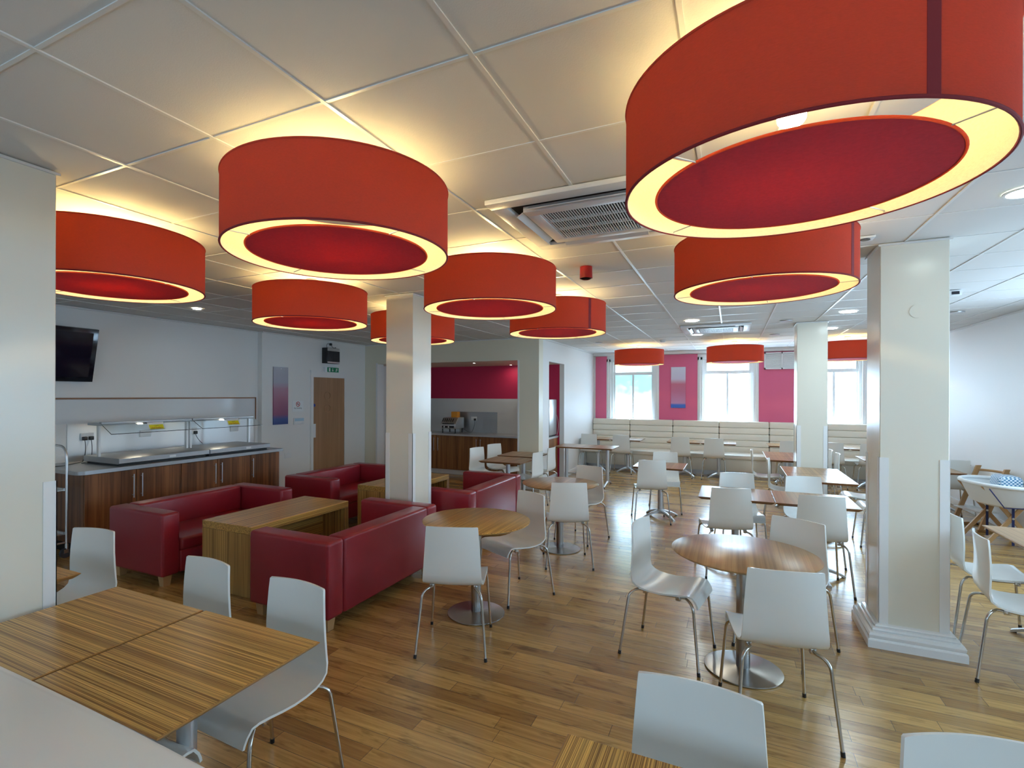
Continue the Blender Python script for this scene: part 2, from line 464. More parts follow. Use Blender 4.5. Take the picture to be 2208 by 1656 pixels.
def off_window(n, axis, a, b, pane, label):
    t = thing('window_%d' % n, label, 'window', (XR + .06, (a + b) / 2, .9) if axis == 'X' else ((a + b) / 2, YN - .06, .9), -90 if axis == 'X' else 180, None, 'structure')
    hw = (b - a) / 2
    f = MB()
    for q in (-hw, -.025, hw - .05): f.box(q, q + .05, -.05, .05, 0, 1.55)
    f.box(-hw, hw, -.05, .05, 0, .05).box(-hw, hw, -.05, .05, 1.5, 1.55)
    f.build('window_frame', M['trim'], t)
    for q0, q1 in ((-hw + .05, -.025), (.025, hw - .05)):
        MB().box(q0, q1, -.006, .006, .05, 1.5).build('frosted_pane', pane, t)
for k, (a, b, _, _) in enumerate(ropen): off_window(4 + k, 'X', a, b, M[('frost_side', 'frost_side_b', 'frost_side_c')[k]], ['near', 'middle', 'farther'][k] + ' frosted window in the right wall')
for k, (a, b, _, _) in enumerate(nopen): off_window(7 + k, 'Y', a, b, M['frost_rear'], ['left', 'middle', 'right'][k] + ' frosted window in the near wall')

# skirting boards
def skirt(name, x0, x1, y0, y1, label): struct(name, MB().box(x0, x1, y0, y1, 0, .11, .006), M['trim'], label, 'skirting')
skirt('baseboard_right', XR - .018, XR, YN, YF, 'white skirting along the right wall')
skirt('baseboard_left', XL2, XL2 + .018, 6.12, 7.2, 'white skirting between the counter and the door')
skirt('baseboard_side', XS, XS + .018, y2 + .02, 12.1, 'white skirting along the white side wall')
skirt('baseboard_pier', -3.545, XS + .018, YB - .018, YB, 'white skirting at the foot of the cream pier')

# columns
def column(x0, x1, y0, y1, label, plinth=False, plate=False, zp=1.30):
    t = thing('column', label, 'column', ((x0 + x1) / 2, (y0 + y1) / 2, 0), 0, None, 'structure')
    hx, hy = (x1 - x0) / 2, (y1 - y0) / 2
    MB().box(-hx, hx, -hy, hy, 0, CE + .004, .004, 1).build('shaft', M['column'], t)
    z0 = .145 if plinth else .0
    for sx in (-1, 1):
        for sy in (-1, 1):
            a = MB(); e = .004
            a.box(sx * (hx + e), sx * (hx - .05), sy * hy, sy * (hy + e), z0, zp)
            a.box(sx * hx, sx * (hx + e), sy * (hy + e), sy * (hy - .05), z0, zp)
            a.build('corner_protector', M['trim'], t)
    MB().box(-hx - .012, hx + .012, -hy - .012, hy + .012, CE - .016, CE - .004).build('ceiling_collar', M['tee'], t)
    if plinth:
        b = MB()
        pr = [(.078, 0), (.078, .05), (.074, .058), (.066, .062), (.070, .07), (.071, .085), (.064, .1), (.044, .106), (.048, .115), (.044, .127), (.026, .131), (.030, .138), (.022, .146), (.0, .15)]
        rows = []
        for e, z in pr:
            rows.append([(-hx - e, -hy - e, z), (hx + e, -hy - e, z), (hx + e, hy + e, z), (-hx - e, hy + e, z)])
        b.grid(rows, closed=True)
        b.build('plinth', M['trim'], t, sharp=25)
    if plate:
        MB().cyl((.018, -hy, 2.30), (.018, -hy - .004, 2.30), .045, n=28).build('blank_plate', M['column'], t)
column(.93, 1.305, 4.392, 4.772, 'near right square column with moulded white plinth', True, True)
column(-3.32, -2.98, 4.462, 4.822, 'cream square column rising between the maroon sofas', zp=1.32)
column(.85, 1.222, 8.575, 8.95, 'far square column in front of the banquette', zp=1.30)
column(-3.213, -2.905, .93, 1.315, 'white square column cut by the left edge, beside the striped tables', zp=1.31)

# ------------------------------------------------------------------ chairs
CH_PROF = [  # forward, height, half width
    (-.212, .855, .168), (-.2115, .848, .172), (-.208, .80, .176), (-.200, .72, .182), (-.193, .64, .188), (-.190, .575, .192), (-.188, .53, .196),
    (-.178, .492, .199), (-.152, .462, .201), (-.115, .448, .202), (-.06, .441, .202), (.0, .440, .202), (.06, .446, .202),
    (.12, .455, .202), (.17, .460, .202), (.203, .455, .201), (.224, .438, .199), (.234, .415, .197), (.238, .398, .195)]
def chair_shell():
    b = MB(); th = .010; na = 12
    n = len(CH_PROF)
    def pt(i, k):
        f, z, hw = CH_PROF[i]; u = -1 + 2 * k / na
        back = max(0., min(1., (z - .47) / .3)) if i < 9 else 0
        fo = f + .026 * back * u * u
        zo = z + (.010 * u * u if 8 <= i <= 15 else 0)
        zo -= .004 * u * u if i == 0 else 0
        return Vector((hw * u, fo, zo))
    top = [[pt(i, k) for k in range(na + 1)] for i in range(n)]
    nor = []
    for i in range(n):
        row = []
        for k in range(na + 1):
            a = top[min(i + 1, n - 1)][k] - top[max(i - 1, 0)][k]
            c = top[i][min(k + 1, na)] - top[i][max(k - 1, 0)]
            v = c.cross(a); v.normalize(); row.append(v)
        nor.append(row)
    # front/top surface faces the sitter (+Y / +Z)
    if nor[11][6].z < 0: nor = [[-v for v in r] for r in nor]
    bot = [[top[i][k] - nor[i][k] * th for k in range(na + 1)] for i in range(n)]
    rows = []
    for i in range(n):
        rows.append(list(top[i]) + list(bot[i][::-1]))
    b.grid(rows, closed=True)
    b.grid([top[0], bot[0]]); b.grid([bot[-1], top[-1]])
    bmesh.ops.remove_doubles(b.bm, verts=b.bm.verts, dist=1e-6)
    bmesh.ops.recalc_face_normals(b.bm, faces=b.bm.faces)
    return b
def chair_leg(sx, sy):
    b = MB()
    r = .0085
    if sy < 0:
        foot = (sx * .232, -.252, .012); knee = (sx * .196, -.198, .424); inn = (sx * .150, -.150, .4315); end = (sx * .150, .002, .4265)
    else:
        foot = (sx * .222, .246, .012); knee = (sx * .194, .204, .424); inn = (sx * .152, .150, .436); end = (sx * .150, -.002, .4265)
    F, K, I_, E_ = Vector(foot), Vector(knee), Vector(inn), Vector(end)
    a = K + (F - K).normalized() * .05
    pts = [F] + bez(a, K, I_, 8) + [E_]
    b.tube(pts, r, 12)
    # mounting pad under the shell
    b.box(I_.x - .014, I_.x + .014, I_.y - sy * .045 - .016, I_.y - sy * .045 + .016, .412, .441 + (.004 if sy > 0 else 0), .004)
    return b
def make_chair(label):
    t = thing('dining_chair', label, 'chair', group='white moulded cafe chairs')
    chair_shell().build('seat_shell', M['shell'], t, sharp=50)
    for sy in (-1, 1):
        for sx in (-1, 1):
            l = chair_leg(sx, sy).build('leg', M['chrome'], t)
            x, y = (sx * .232, -.252) if sy < 0 else (sx * .222, .246)
            kx, ky = (sx * .196, -.198) if sy < 0 else (sx * .194, .204)
            d = (Vector((kx, ky, .424)) - Vector((x, y, .012))).normalized()
            c = Vector((x, y, .012))
            MB().cyl((c - d * .0115), (c + d * .012), .0105, n=12).build('foot_cap', M['black'], l)
    return t
CHAIRS = [
 (-1.73, 3.14, 110, 'white chair seen from behind at the striped round table beside the sofa'),
 (-1.70, 4.13, -118, 'white chair on the far right side of the striped round table beside the sofa'),
 (-1.53, 5.14, 113, 'white chair seen from behind at the round table beyond the striped round one'),
 (-1.62, 6.05, -105, 'white chair on the far side of the round table beyond the striped round one'),
 (-2.86, 7.44, 174, 'nearer white chair right of the paired square tables by the cream pier'),
 (-2.89, 8.19, 178, 'farther white chair right of the paired square tables by the cream pier'),
 (-3.62, 7.55, -14, 'nearer white chair left of the paired square tables by the cream pier'),
 (-3.62, 8.22, -18, 'farther white chair left of the paired square tables by the cream pier'),
 (-1.01, 7.38, 105, 'white chair seen from behind at the lone square table in the middle of the floor'),
 (-.89, 8.10, -83, 'white chair facing the viewer behind the lone square table in the middle of the floor'),
 (-.38, 3.66, -10, 'white chair in side view left of the large round table by the plinth column'),
 (.21, 3.15, 101, 'white chair seen from behind in front of the large round table by the plinth column'),
 (.33, 4.03, -119, 'white chair on the far side of the large round table by the plinth column'),
 (-.05, 5.55, 105, 'white chair seen from behind at the left joined square table beyond the large round one'),
 (.70, 5.49, 94, 'white chair seen from behind at the right joined square table beyond the large round one'),
 (.09, 6.25, -80, 'white chair facing the viewer behind the left joined square table'),
 (.75, 6.29, -76, 'white chair facing the viewer behind the right joined square table'),
 (.50, 9.30, -2, 'white chair in side view left of the square table beside the far column'),
 (.66, 8.08, -6, 'white chair in side view left of the second joined square table before the far column'),
 (1.26, 9.30, 180, 'white chair right of the square table beside the far column, its back to the right'),
 (1.25, 9.86, 178, 'white chair right of the square table hidden behind the far column'),
 (-2.90, 11.64, 90, 'white chair at the leftmost banquette table, next to the white side wall'),
 (-2.19, 11.63, 92, 'white chair at the second banquette table from the left'),
 (-.97, 11.62, 92, 'white chair at the third banquette table from the left'),
 (-.32, 11.62, 91, 'white chair at the fourth banquette table from the left'),
 (1.03, 11.62, 90, 'white chair at the fifth banquette table, just left of the far column'),
 (1.70, 11.62, 90, 'white chair at the sixth banquette table, just right of the far column'),
 (2.31, 11.62, 90, 'white chair at the seventh banquette table, near the plinth column edge'),
 (1.52, 7.96, 178, 'farther white chair right of the joined tables before the far column'),
 (1.58, 7.32, 180, 'nearer white chair right of the joined tables before the far column'),
 (1.62, 4.27, -7, 'white chair at the right edge facing right, beside the plinth of the near column'),
 (1.69, 4.95, -2, 'white chair half hidden by the plinth column, at the right edge table'),
 (2.75, 9.30, 90, 'white chair back just right of the plinth column, against the right wall'),
 (-.10, 1.47, -93, 'large white chair facing the viewer behind the striped table at the bottom edge'),
 (.62, 1.52, -74, 'white chair cut off by the bottom right corner of the picture'),
 (-2.48, 1.60, -92, 'left white chair behind the big pair of striped tables'),
 (-1.82, 1.57, -92, 'right white chair behind the big pair of striped tables, near a sofa corner'),
 (-3.66, 1.69, -80, 'white chair beside the left edge column, at a small striped table'),
 (-1.91, .985, 92, 'white chair tucked under the near side of the big pair of striped tables'),
]
proto = None
for x, y, a, lab in CHAIRS:
    if proto is None:
        proto = make_chair(lab); proto.location = (x, y, 0); proto.rotation_euler = (0, 0, R(a - 90))
    else:
        copy_tree(proto, lab, (x, y, 0), a - 90)

# ------------------------------------------------------------------ tables
def round_table(x, y, label, mat, rz=0):
    t = thing('round_table', label, 'table', (x, y, 0), rz, 'round pedestal tables')
    MB().lathe([(0, .740), (.420, .740), (.4245, .7375), (.4245, .7335), (.40, .720), (.355, .708), (0, .708)], 96).build('tabletop', [mat], t)
    MB().cyl((0, 0, .012), (0, 0, .708), .040, n=32).build('pole', M['pedestal'], t)
    MB().lathe([(0, .0), (.221, .0), (.226, .004), (.225, .010), (.20, .0135), (.06, .017), (.045, .022), (0, .022)], 72).build('base_plate', M['pedestal'], t)
    MB().cyl((0, 0, .697), (0, 0, .709), .11, n=24).build('top_plate', M['black'], t)
round_table(.071, 3.615, 'large round table with pinkish wood top and disc base by the plinth column', M['oak_y'])
round_table(-1.815, 3.62, 'round striped-wood table with steel disc base beside the maroon sofa', M['zebra_y'])
round_table(-1.733, 5.555, 'round wooden table with a shiny disc base behind the striped round one', M['oak_y'])
def star_arm(a):
    b = MB(); c, s_ = math.cos(a), math.sin(a); n = Vector((-s_, c, 0))
    rows = []
    for q in range(9):
        u = q / 8; r = .028 + u * .262
        z = .100 - .085 * u ** 1.7; wd = .026 - .006 * u; h = .030 - .012 * u
        p = Vector((c * r, s_ * r, z))
        rows.append([p + n * wd - Vector((0, 0, h)), p + n * wd, p + n * wd * .5 + Vector((0, 0, .006)), p - n * wd * .5 + Vector((0, 0, .006)), p - n * wd, p - n * wd - Vector((0, 0, h))])
    b.grid(rows, closed=True)
    bm = b.bm; bm.verts.ensure_lookup_table()
    b.grid([[rows[0][0], rows[0][1], rows[0][2]], [rows[0][5], rows[0][4], rows[0][3]]]); b.grid([[rows[-1][5], rows[-1][4], rows[-1][3]], [rows[-1][0], rows[-1][1], rows[-1][2]]])
    bmesh.ops.remove_doubles(bm, verts=bm.verts, dist=1e-6); bmesh.ops.recalc_face_normals(bm, faces=bm.faces)
    return b, Vector((c * .276, s_ * .276, 0))
def tabletop_mb(hx, hy):
    b = MB(); rows = []
    for e, z in ((-.3, .740), (-.004, .740), (0, .7375), (0, .735), (-.012, .724), (-.028, .712), (-.3, .712)):
        rx, ry = hx + e, hy + e
        rows.append([(-rx, -ry, z), (rx, -ry, z), (rx, ry, z), (-rx, ry, z)])
    b.grid(rows, closed=True)
    for q in (rows[0], rows[-1]): b.grid([[q[0], q[1]], [q[3], q[2]]])
    bmesh.ops.remove_doubles(b.bm, verts=b.bm.verts, dist=1e-6); bmesh.ops.recalc_face_normals(b.bm, faces=b.bm.faces)
    for f in b.bm.faces: f.material_index = 0 if f.normal.z > .95 else 1
    return b
def square_table(x0, x1, y0, y1, label, mat, turn=45, group='square pedestal tables'):
    t = thing('square_table', label, 'table', ((x0 + x1) / 2, (y0 + y1) / 2, 0), 0, group)
    hx, hy = (x1 - x0) / 2, (y1 - y0) / 2
    tabletop_mb(hx, hy).build('tabletop', [mat, M['edge'] if mat is M['oak_y'] else M['edge_gold']], t, sharp=12)
    MB().cyl((0, 0, .07), (0, 0, .712), .034, n=28).build('pole', M['satin'], t)
    MB().lathe([(0, .06), (.045, .06), (.05, .08), (.045, .112), (.036, .118), (0, .118)], 28).build('hub', M['satin'], t)
    for k in range(4):
        b, fpt = star_arm(R(turn + 90 * k)); a = b.build('foot', M['satin'], t, sharp=60)
        MB().cyl((fpt.x, fpt.y, 0), (fpt.x, fpt.y, .012), .013, n=12).build('glide', M['black'], a)
    MB().box(-.15, .15, -.15, .15, .702, .713).build('top_plate', M['black'], t)
square_table(-2.832, -2.168, .905, 1.55, 'left one of the big pair of striped square tables in the near left corner', M['zebra_x'])
square_table(-2.158, -1.475, .912, 1.555, 'right one of the big pair of striped square tables in the near left corner', M['zebra_x'])
square_table(-.427, .240, .79, 1.452, 'striped square table at the bottom edge in front of the large white chair', M['zebra_y'])
square_table(.246, .913, .79, 1.452, 'striped square table below the bottom right corner chair', M['zebra_y'])
square_table(-3.90, -3.222, .92, 1.578, 'small striped table mostly hidden behind the left edge column', M['zebra_x'])
square_table(-3.40, -2.73, 6.85, 7.52, 'nearer of the paired square tables by the cream pier', M['oak_y'])
square_table(-3.45, -2.79, 7.63, 8.30, 'farther of the paired square tables by the cream pier', M['oak_y'])
square_table(-1.24, -.57, 7.29, 7.95, 'lone square table in the middle of the floor', M['oak_y'])
square_table(-.29, .367, 5.41, 6.10, 'left half of the joined square tables behind the large round table', M['oak_y'], 20)
square_table(.371, 1.032, 5.41, 6.10, 'right half of the joined square tables behind the large round table', M['oak_y'], 20)
square_table(.62, 1.29, 6.93, 7.595, 'nearer of the joined square tables before the far column', M['oak_y'])
square_table(.62, 1.29, 7.60, 8.27, 'farther of the joined square tables before the far column', M['oak_y'])
square_table(.50, 1.17, 8.98, 9.64, 'square table beside the far column, beyond the side-view chairs', M['oak_y'])
square_table(.50, 1.17, 9.645, 10.31, 'square table hidden behind the far column', M['oak_y'])
square_table(1.735, 2.40, 4.53, 5.192, 'wooden square table cut by the right edge, behind the right-facing chairs', M['oak_y'])
square_table(1.735, 2.40, 3.86, 4.525, 'wooden square table beyond the right edge of the picture', M['oak_y'])
BT = [(-3.11, 'leftmost'), (-2.44, 'second'), (-1.24, 'third'), (-.57, 'fourth'), (.66, 'fifth'), (1.33, 'sixth'), (2.00, 'seventh')]
for k, (x, w_) in enumerate(BT):
    square_table(x, x + .665, 11.50, 12.17, ('%s banquette table' % w_) + (' from the left, standing at the beige bench' if k else ', beside the white side wall'), M['oak_y'])
square_table(1.84, 2.51, 9.56, 10.22, 'white-lit square table seen between the far column and the plinth column', M['oak_y'])
square_table(2.12, 2.71, 8.52, 9.10, 'wooden table just right of the plinth column, in front of the wall', M['oak_y'])
square_table(2.53, 3.10, 9.62, 10.2, 'small table end against the right wall, behind the high chair', M['oak_y'])
def long_table():
    t = thing('long_table', 'long narrow table on two posts standing off the white side wall', 'table', (-2.52, 9.78, 0))
    tabletop_mb(.56, .335).build('tabletop', [M['oak_y'], M['edge']], t, sharp=12)
    for sx in (-1, 1):
        MB().cyl((sx * .40, 0, .07), (sx * .40, 0, .712), .034, n=24).build('post', M['satin'], t)
        f = MB()
        pts = [(sx * .40, q * .30, .018 + .06 * (1 - q * q)) for q in [k / 8 - 1 for k in range(17)]]
        f.tube(pts, [.016 + .012 * (1 - abs(k / 8 - 1)) for k in range(17)], 10)
        ft = f.build('foot', M['satin'], t)
        for q in (-1, 1): MB().cyl((sx * .40, q * .29, 0), (sx * .40, q * .29, .02), .014, n=12).build('glide', M['black'], ft)
    MB().cyl((-.40, 0, .20), (.40, 0, .20), .014, n=12).build('stretcher', M['satin'], t)
long_table()

# ------------------------------------------------------------------ sofas and coffee tables
def make_sofa(label):
    t = thing('sofa', label, 'sofa', group='maroon leather sofas')
    L = .75; D = .405; A = .17; H = .66
    for sy in (-1, 1):
        MB().box(-D, D, sy * (L - A), sy * L, .095, H, .028, 4).build('arm', M['leather'], t)
    MB().box(-D, -D + .175, -L + A + .002, L - A - .002, .095, H, .026, 4).build('backrest', M['leather'], t)
    MB().box(-D + .16, D - .012, -L + A + .002, L - A - .002, .095, .30, .02, 3).build('seat_base', M['leather'], t)
    c = MB().box(-D + .165, D - .004, -L + A + .004, L - A - .004, .285, .405, .035, 4)
    c.build('seat_cushion', M['leather'], t)
    for sx in (-1, 1):
        for sy in (-1, 1):
            f = MB(); cx, cy = sx * (D - .075), sy * (L - .075)
            rows = [[(cx - e, cy - e, z), (cx + e, cy - e, z), (cx + e, cy + e, z), (cx - e, cy + e, z)] for e, z in ((.0, .0), (.030, .0), (.040, .097), (.0, .097))]
            f.grid(rows, closed=True); bmesh.ops.recalc_face_normals(f.bm, faces=f.bm.faces)
            f.build('foot', M['beech'], t)
    return t
s0 = make_sofa('maroon sofa in front of the serving counter, facing right'); s0.location = (-4.925, 3.585, 0)
copy_tree(s0, 'maroon sofa with its back to the round striped table', (-2.995, 3.56, 0), 180)
copy_tree(s0, 'maroon sofa near the door, behind the one at the serving counter', (-4.90, 5.68, 0), 0)
copy_tree(s0, 'maroon sofa with its back to the round table, right of the cream column', (-2.96, 5.69, 0), 180)
def make_coffee(label):
    t = thing('coffee_table', label, 'coffee table', group='striped coffee tables')
    MB().box(-.31, .31, -.61, .61, .535, .60, .003, 1).build('top', M['zebra_y'], t)
    for sy in (-1, 1):
        MB().box(-.31, .31, sy * .61, sy * .545, .0, .5345, .003, 1).build('side_panel', M['zebra_z'], t)
    MB().box(-.015, .015, -.544, .544, .25, .5345).build('centre_rail', M['zebra_y'], t)
    return t
c0 = make_coffee('striped wooden bench-shaped coffee table between the two near sofas'); c0.location = (-3.955, 3.645, 0)
copy_tree(c0, 'striped wooden bench-shaped coffee table between the two far sofas, behind the column', (-3.90, 5.69, 0), 0)

# ------------------------------------------------------------------ banquette
bq = thing('banquette', 'long beige leather banquette with channelled back along the far wall', 'bench', (0, YF, 0))
seams = [-3.145, -2.235, -1.245, -.25, .755, 1.76, 2.765, 3.18]
for a, b in zip(seams, seams[1:]):
    m = MB(); nch = 5; z0, z1 = .44, 1.145; h = (z1 - z0) / nch
    for k in range(nch):
        m.box(a + .004, b - .004, -.145, -.014, z0 + k * h + .001, z0 + (k + 1) * h - .001, .022, 4)
    m.build('back_panel', M['bench'], bq)
    MB().box(a + .003, b - .003, -.83, -.13, .36, .455, .028, 4).build('seat_cushion', M['bench'], bq)
    MB().box(a + .003, b - .003, -.785, -.13, .10, .365, .006, 2).build('front_panel', M['bench'], bq)
MB().box(-3.13, 3.16, -.70, -.15, 0, .10).build('kickboard', M['satin'], bq)
MB().box(-3.145, 3.18, -.013, -.002, .30, 1.12).build('back_board', M['dark'], bq)

# ------------------------------------------------------------------ drum lamps
def make_lamp(label, loc):
    t = thing('drum_lamp', label, 'pendant lamp', loc, 0, 'large red drum lamps')
    H = .305; Rr = .5
    def ring(r, z0, z1, th, n=96):
        b = MB(); b.lathe([(r, z0), (r, z1), (r - th, z1), (r - th, z0), (r, z0)], n); return b
    ring(Rr, 0, H, .002).build('shade', M['shade'], t)
    ring(Rr - .004, .002, H - .002, .002).build('liner', M['liner'], t)
    for z in (.003, H - .003):
        MB().tube([((Rr - .001) * math.cos(2 * PI * k / 96), (Rr - .001) * math.sin(2 * PI * k / 96), z) for k in range(96)], .0045, 8, closed=True).build('rim', M['seam'] if z < .1 else M['shade'], t)
    sm = MB(); a0 = -1.28
    for k in range(6):
        pass
    rows = [[((Rr + e) * math.cos(a0 + d), (Rr + e) * math.sin(a0 + d), z) for d, e in ((-.032, .0003), (-.030, .0012), (.030, .0012), (.032, .0003))] for z in (.004, H - .004)]
    sm.grid(rows); bmesh.ops.recalc_face_normals(sm.bm, faces=sm.bm.faces)
    sm.build('seam_overlap', M['seam'], t)
    d = MB(); d.lathe([(0, .012), (.40, .012), (.40, .0095), (0, .0095)], 96)
    d.build('diffuser', M['disc'], t)
    MB().lathe([(0, .0145), (.398, .0145), (.398, .0128), (0, .0128)], 96).build('diffuser_lining', M['lining'], t)
    MB().tube([(.402 * math.cos(2 * PI * k / 96), .402 * math.sin(2 * PI * k / 96), .011) for k in range(96)], .004, 8, closed=True).build('diffuser_rim', M['shade'], t)
    for k in range(4):
        a = R(40 + 90 * k)
        MB().cyl((.402 * math.cos(a), .402 * math.sin(a), .010), (.494 * math.cos(a), .494 * math.sin(a), .010), .0022, n=8).build('spoke', M['satin'], t)
    gap = CE - loc[2]
    for k in range(3):
        a = R(85 + 120 * k)
        sp = MB(); sp.cyl((0, 0, H - .012), (.493 * math.cos(a), .493 * math.sin(a), H - .012), .0035, n=8)
        sp.build('top_arm', M['trim'], t)
    MB().cyl((0, 0, H - .006), (0, 0, gap), .006, n=10).build('stem', M['trim'], t)
    MB().lathe([(0, gap), (.052, gap), (.05, gap - .012), (.012, gap - .03), (0, gap - .03)], 32).build('ceiling_rose', M['trim'], t)
    MB().cyl((0, 0, H - .035), (0, 0, H - .004), .020, .017, n=20).build('lamp_holder', M['plastic'], t)
    bl = MB().lathe([(.018, .272), (.020, .264), (.024, .260)], 28).build('bulb_collar', M['chrome'], t)
    MB().lathe([(.024, .2602), (.035, .245), (.0405, .230), (.0395, .217), (.032, .207), (.016, .200), (0, .198)], 24).build('bulb', M['lampglass'], bl)
    return t
ZL = 2.37
LAMPS = [
 (-1.645, 1.855, 0, 'large red drum lamp hanging left of the centre, in front of the cassette air conditioner'),
 (.168, 1.86, 0, 'biggest red drum lamp, filling the upper right corner'),
 (-3.44, 1.85, 0, 'red drum lamp cut by the left edge column'),
 (-3.49, 3.56, 0, 'red drum lamp over the coffee table, in front of the wall with the door'),
 (-1.665, 3.54, 0, 'red drum lamp hanging above the striped round table'),
 (.160, 3.60, 60, 'red drum lamp left of the plinth column, beneath the biggest lamp'),
 (-3.47, 5.20, 0, 'red drum lamp half hidden behind the cream column'),
 (-1.66, 5.20, 52, 'red drum lamp with a dark seam, behind the one over the striped round table'),
 (-1.76, 11.15, 0, 'small far red drum lamp before the left window'),
 (.055, 11.05, 0, 'small far red drum lamp before the middle window'),
 (1.86, 11.0, 0, 'small far red drum lamp between the far column and the plinth column'),
]
l0 = None
for x, y, a, lab in LAMPS:
    if l0 is None:
        l0 = make_lamp(lab, (x, y, ZL)); l0.rotation_euler = (0, 0, R(a + 120))
    else:
        # each seam sits on its own side of the drum
        copy_tree(l0, lab, (x, y, ZL), {0: 150, 60: 42, 52: 40}[a] if abs(x - .168) > .001 else 10)

# ------------------------------------------------------------------ ceiling fittings
def cassette(x0, x1, y0, y1, label):
    cx, cy = (x0 + x1) / 2, (y0 + y1) / 2; h = (x1 - x0) / 2
    t = thing('ceiling_air_conditioner', label, 'air conditioner', (cx, cy, CE), 0, 'ceiling cassette air conditioners')
    p = MB()
    p.box(-h, h, -h, -h * .80, -.028, .0, .006); p.box(-h, h, h * .80, h, -.028, 0, .006)
    p.box(-h, -h * .80, -h * .8, h * .8, -.028, 0, .006); p.box(h * .80, h, -h * .8, h * .8, -.028, 0, .006)
    p.build('face_panel', M['plastic'], t)
    g_ = h * .66
    f = MB(); b_ = .075
    f.box(-g_, g_, -g_, -g_ + b_, -.04, -.005, .005); f.box(-g_, g_, g_ - b_, g_, -.04, -.005, .005)
    f.box(-g_, -g_ + b_, -g_ + b_, g_ - b_, -.04, -.005, .005); f.box(g_ - b_, g_, -g_ + b_, g_ - b_, -.04, -.005, .005)
    f.build('intake_frame', M['plastic'], t)
    MB().box(-h * .82, h * .82, -h * .82, h * .82, -.004, -.001).build('dark_interior', M['dark'], t)
    gr = MB(); i_ = g_ - b_; n = 32
    for k in range(n):
        x = -i_ + (k + .5) * 2 * i_ / n
        gr.box(x - .0028, x + .0028, -i_, i_, -.036, -.032)
    for k in range(1, 3): gr.box(-i_, i_, -i_ + k * 2 * i_ / 3 - .004, -i_ + k * 2 * i_ / 3 + .004, -.036, -.02)
    gr.build('intake_grille', M['plastic'], t)
    for k in range(4):
        v = MB(); w_ = g_ * .86
        v.box(-w_, w_, -h * .735 - .022, -h * .735 + .022, -.036, -.030, .002, 1, 0, Matrix.Rotation(R(32), 3, 'X'))
        bmesh.ops.rotate(v.bm, cent=(0, 0, 0), matrix=Matrix.Rotation(PI / 2 * k, 3, 'Z'), verts=v.bm.verts)
        v.build('louvre_flap', M['plastic'], t)
cassette(-1.212, -.262, 2.50, 3.45, 'near square cassette air conditioner in the ceiling left of the biggest lamp')
cassette(-.70, .26, 8.28, 9.24, 'far cassette air conditioner in the ceiling before the windows')
def downlight(x, y, r, mat, label):
    t = thing('downlight', label, 'downlight', (x, y, CE), 0, 'recessed downlights')
    MB().lathe([(r, 0), (r, -.006), (r * .86, -.008), (r * .82, .0), (r, 0)], 36).build('bezel', M['trim'], t)
    MB().lathe([(0, -.003), (r * .84, -.003), (r * .84, -.0005), (0, -.0005)], 36).build('lens', mat, t)
downlight(1.37, 3.575, .095, M['down_green'], 'round greenish-white downlight at the right edge, beside the biggest lamp')
downlight(1.318, 7.73, .10, M['down_cool'], 'white downlight in the ceiling just left of the plinth column')
downlight(-.505, 7.76, .10, M['down_warm'], 'yellowish downlight in front of the far cassette air conditioner')
downlight(-.537, 9.56, .10, M['down_cool'], 'white downlight behind the far cassette air conditioner')
downlight(1.40, 9.52, .09, M['down_cool'], 'small white downlight behind the far column')
downlight(-5.95, 4.155, .055, M['down_warm'], 'small halogen downlight over the serving counter')
def soffit_light(x, y, label):
    t = thing('downlight', label, 'downlight', (x, y, ZO), 0, 'recessed downlights')
    MB().lathe([(.05, 0), (.05, -.005), (.042, -.007), (.04, 0), (.05, 0)], 28).build('bezel', M['chrome'], t)
    MB().lathe([(0, -.003), (.041, -.003), (.041, -.0005), (0, -.0005)], 28).build('lens', M['down_warm'], t)
soffit_light(-4.69, 9.23, 'left small spotlight in the alcove soffit')
soffit_light(-4.25, 10.1, 'right small spotlight in the alcove soffit, washing the crimson wall')
def disc_fit(name, x, y, r, h, mat, label, cat, prof=None):
    t = MB((x, y, CE)).lathe([(0, CE - h), (r * .7, CE - h), (r * .95, CE - h * .6), (r, CE - .004), (r, CE), (0, CE)], 28, (x, y)).build(name, mat)
    tag(t, label, cat)
disc_fit('smoke_detector', -1.18, 10.26, .055, .045, M['plastic'], 'white smoke detector on the ceiling between the two far left lamps', 'smoke detector')
for x, y, lab in ((-2.39, 10.24, 'round flush ceiling speaker near the white side wall'), (.67, 10.1, 'round flush ceiling speaker left of the far column top, farther one'), (.69, 8.31, 'round flush ceiling speaker left of the far column top, nearer one'), (2.54, 8.33, 'round flush ceiling speaker right of the plinth column')):
    t = MB((x, y, CE)).lathe([(0, CE - .006), (.05, CE - .006), (.075, CE - .010), (.08, CE), (0, CE)], 28, (x, y)).build('ceiling_speaker', M['satin'])
    tag(t, lab, 'speaker', 'flush ceiling speakers')
t = thing('motion_sensor', 'small white motion sensor box on the ceiling right of the plinth column', 'sensor', (2.0, 6.62, CE))
MB().box(-.05, .05, -.035, .035, -.055, 0, .006).build('housing', M['plastic'], t)
MB().box(-.03, .03, -.0375, -.0345, -.045, -.015).build('lens', M['dkglass'], t)
t = thing('ceiling_spotlight', 'small white square spot fitting on the ceiling just left of the plinth column', 'spotlight', (.80, 4.17, CE))
MB().box(-.05, .05, -.05, .05, -.012, 0, .003).build('bezel', M['plastic'], t)
MB().cyl((0, 0, -.016), (0, 0, -.004), .03, n=20).build('lens', M['dkglass'], t)
t = thing('fire_beacon', 'red cylindrical fire alarm beacon on the ceiling by the near air conditioner', 'fire alarm', (-1.08, 4.155, CE))
MB().cyl((0, 0, -.095), (0, 0, 0), .052, .050, n=32).build('body', M['beaconred'], t)
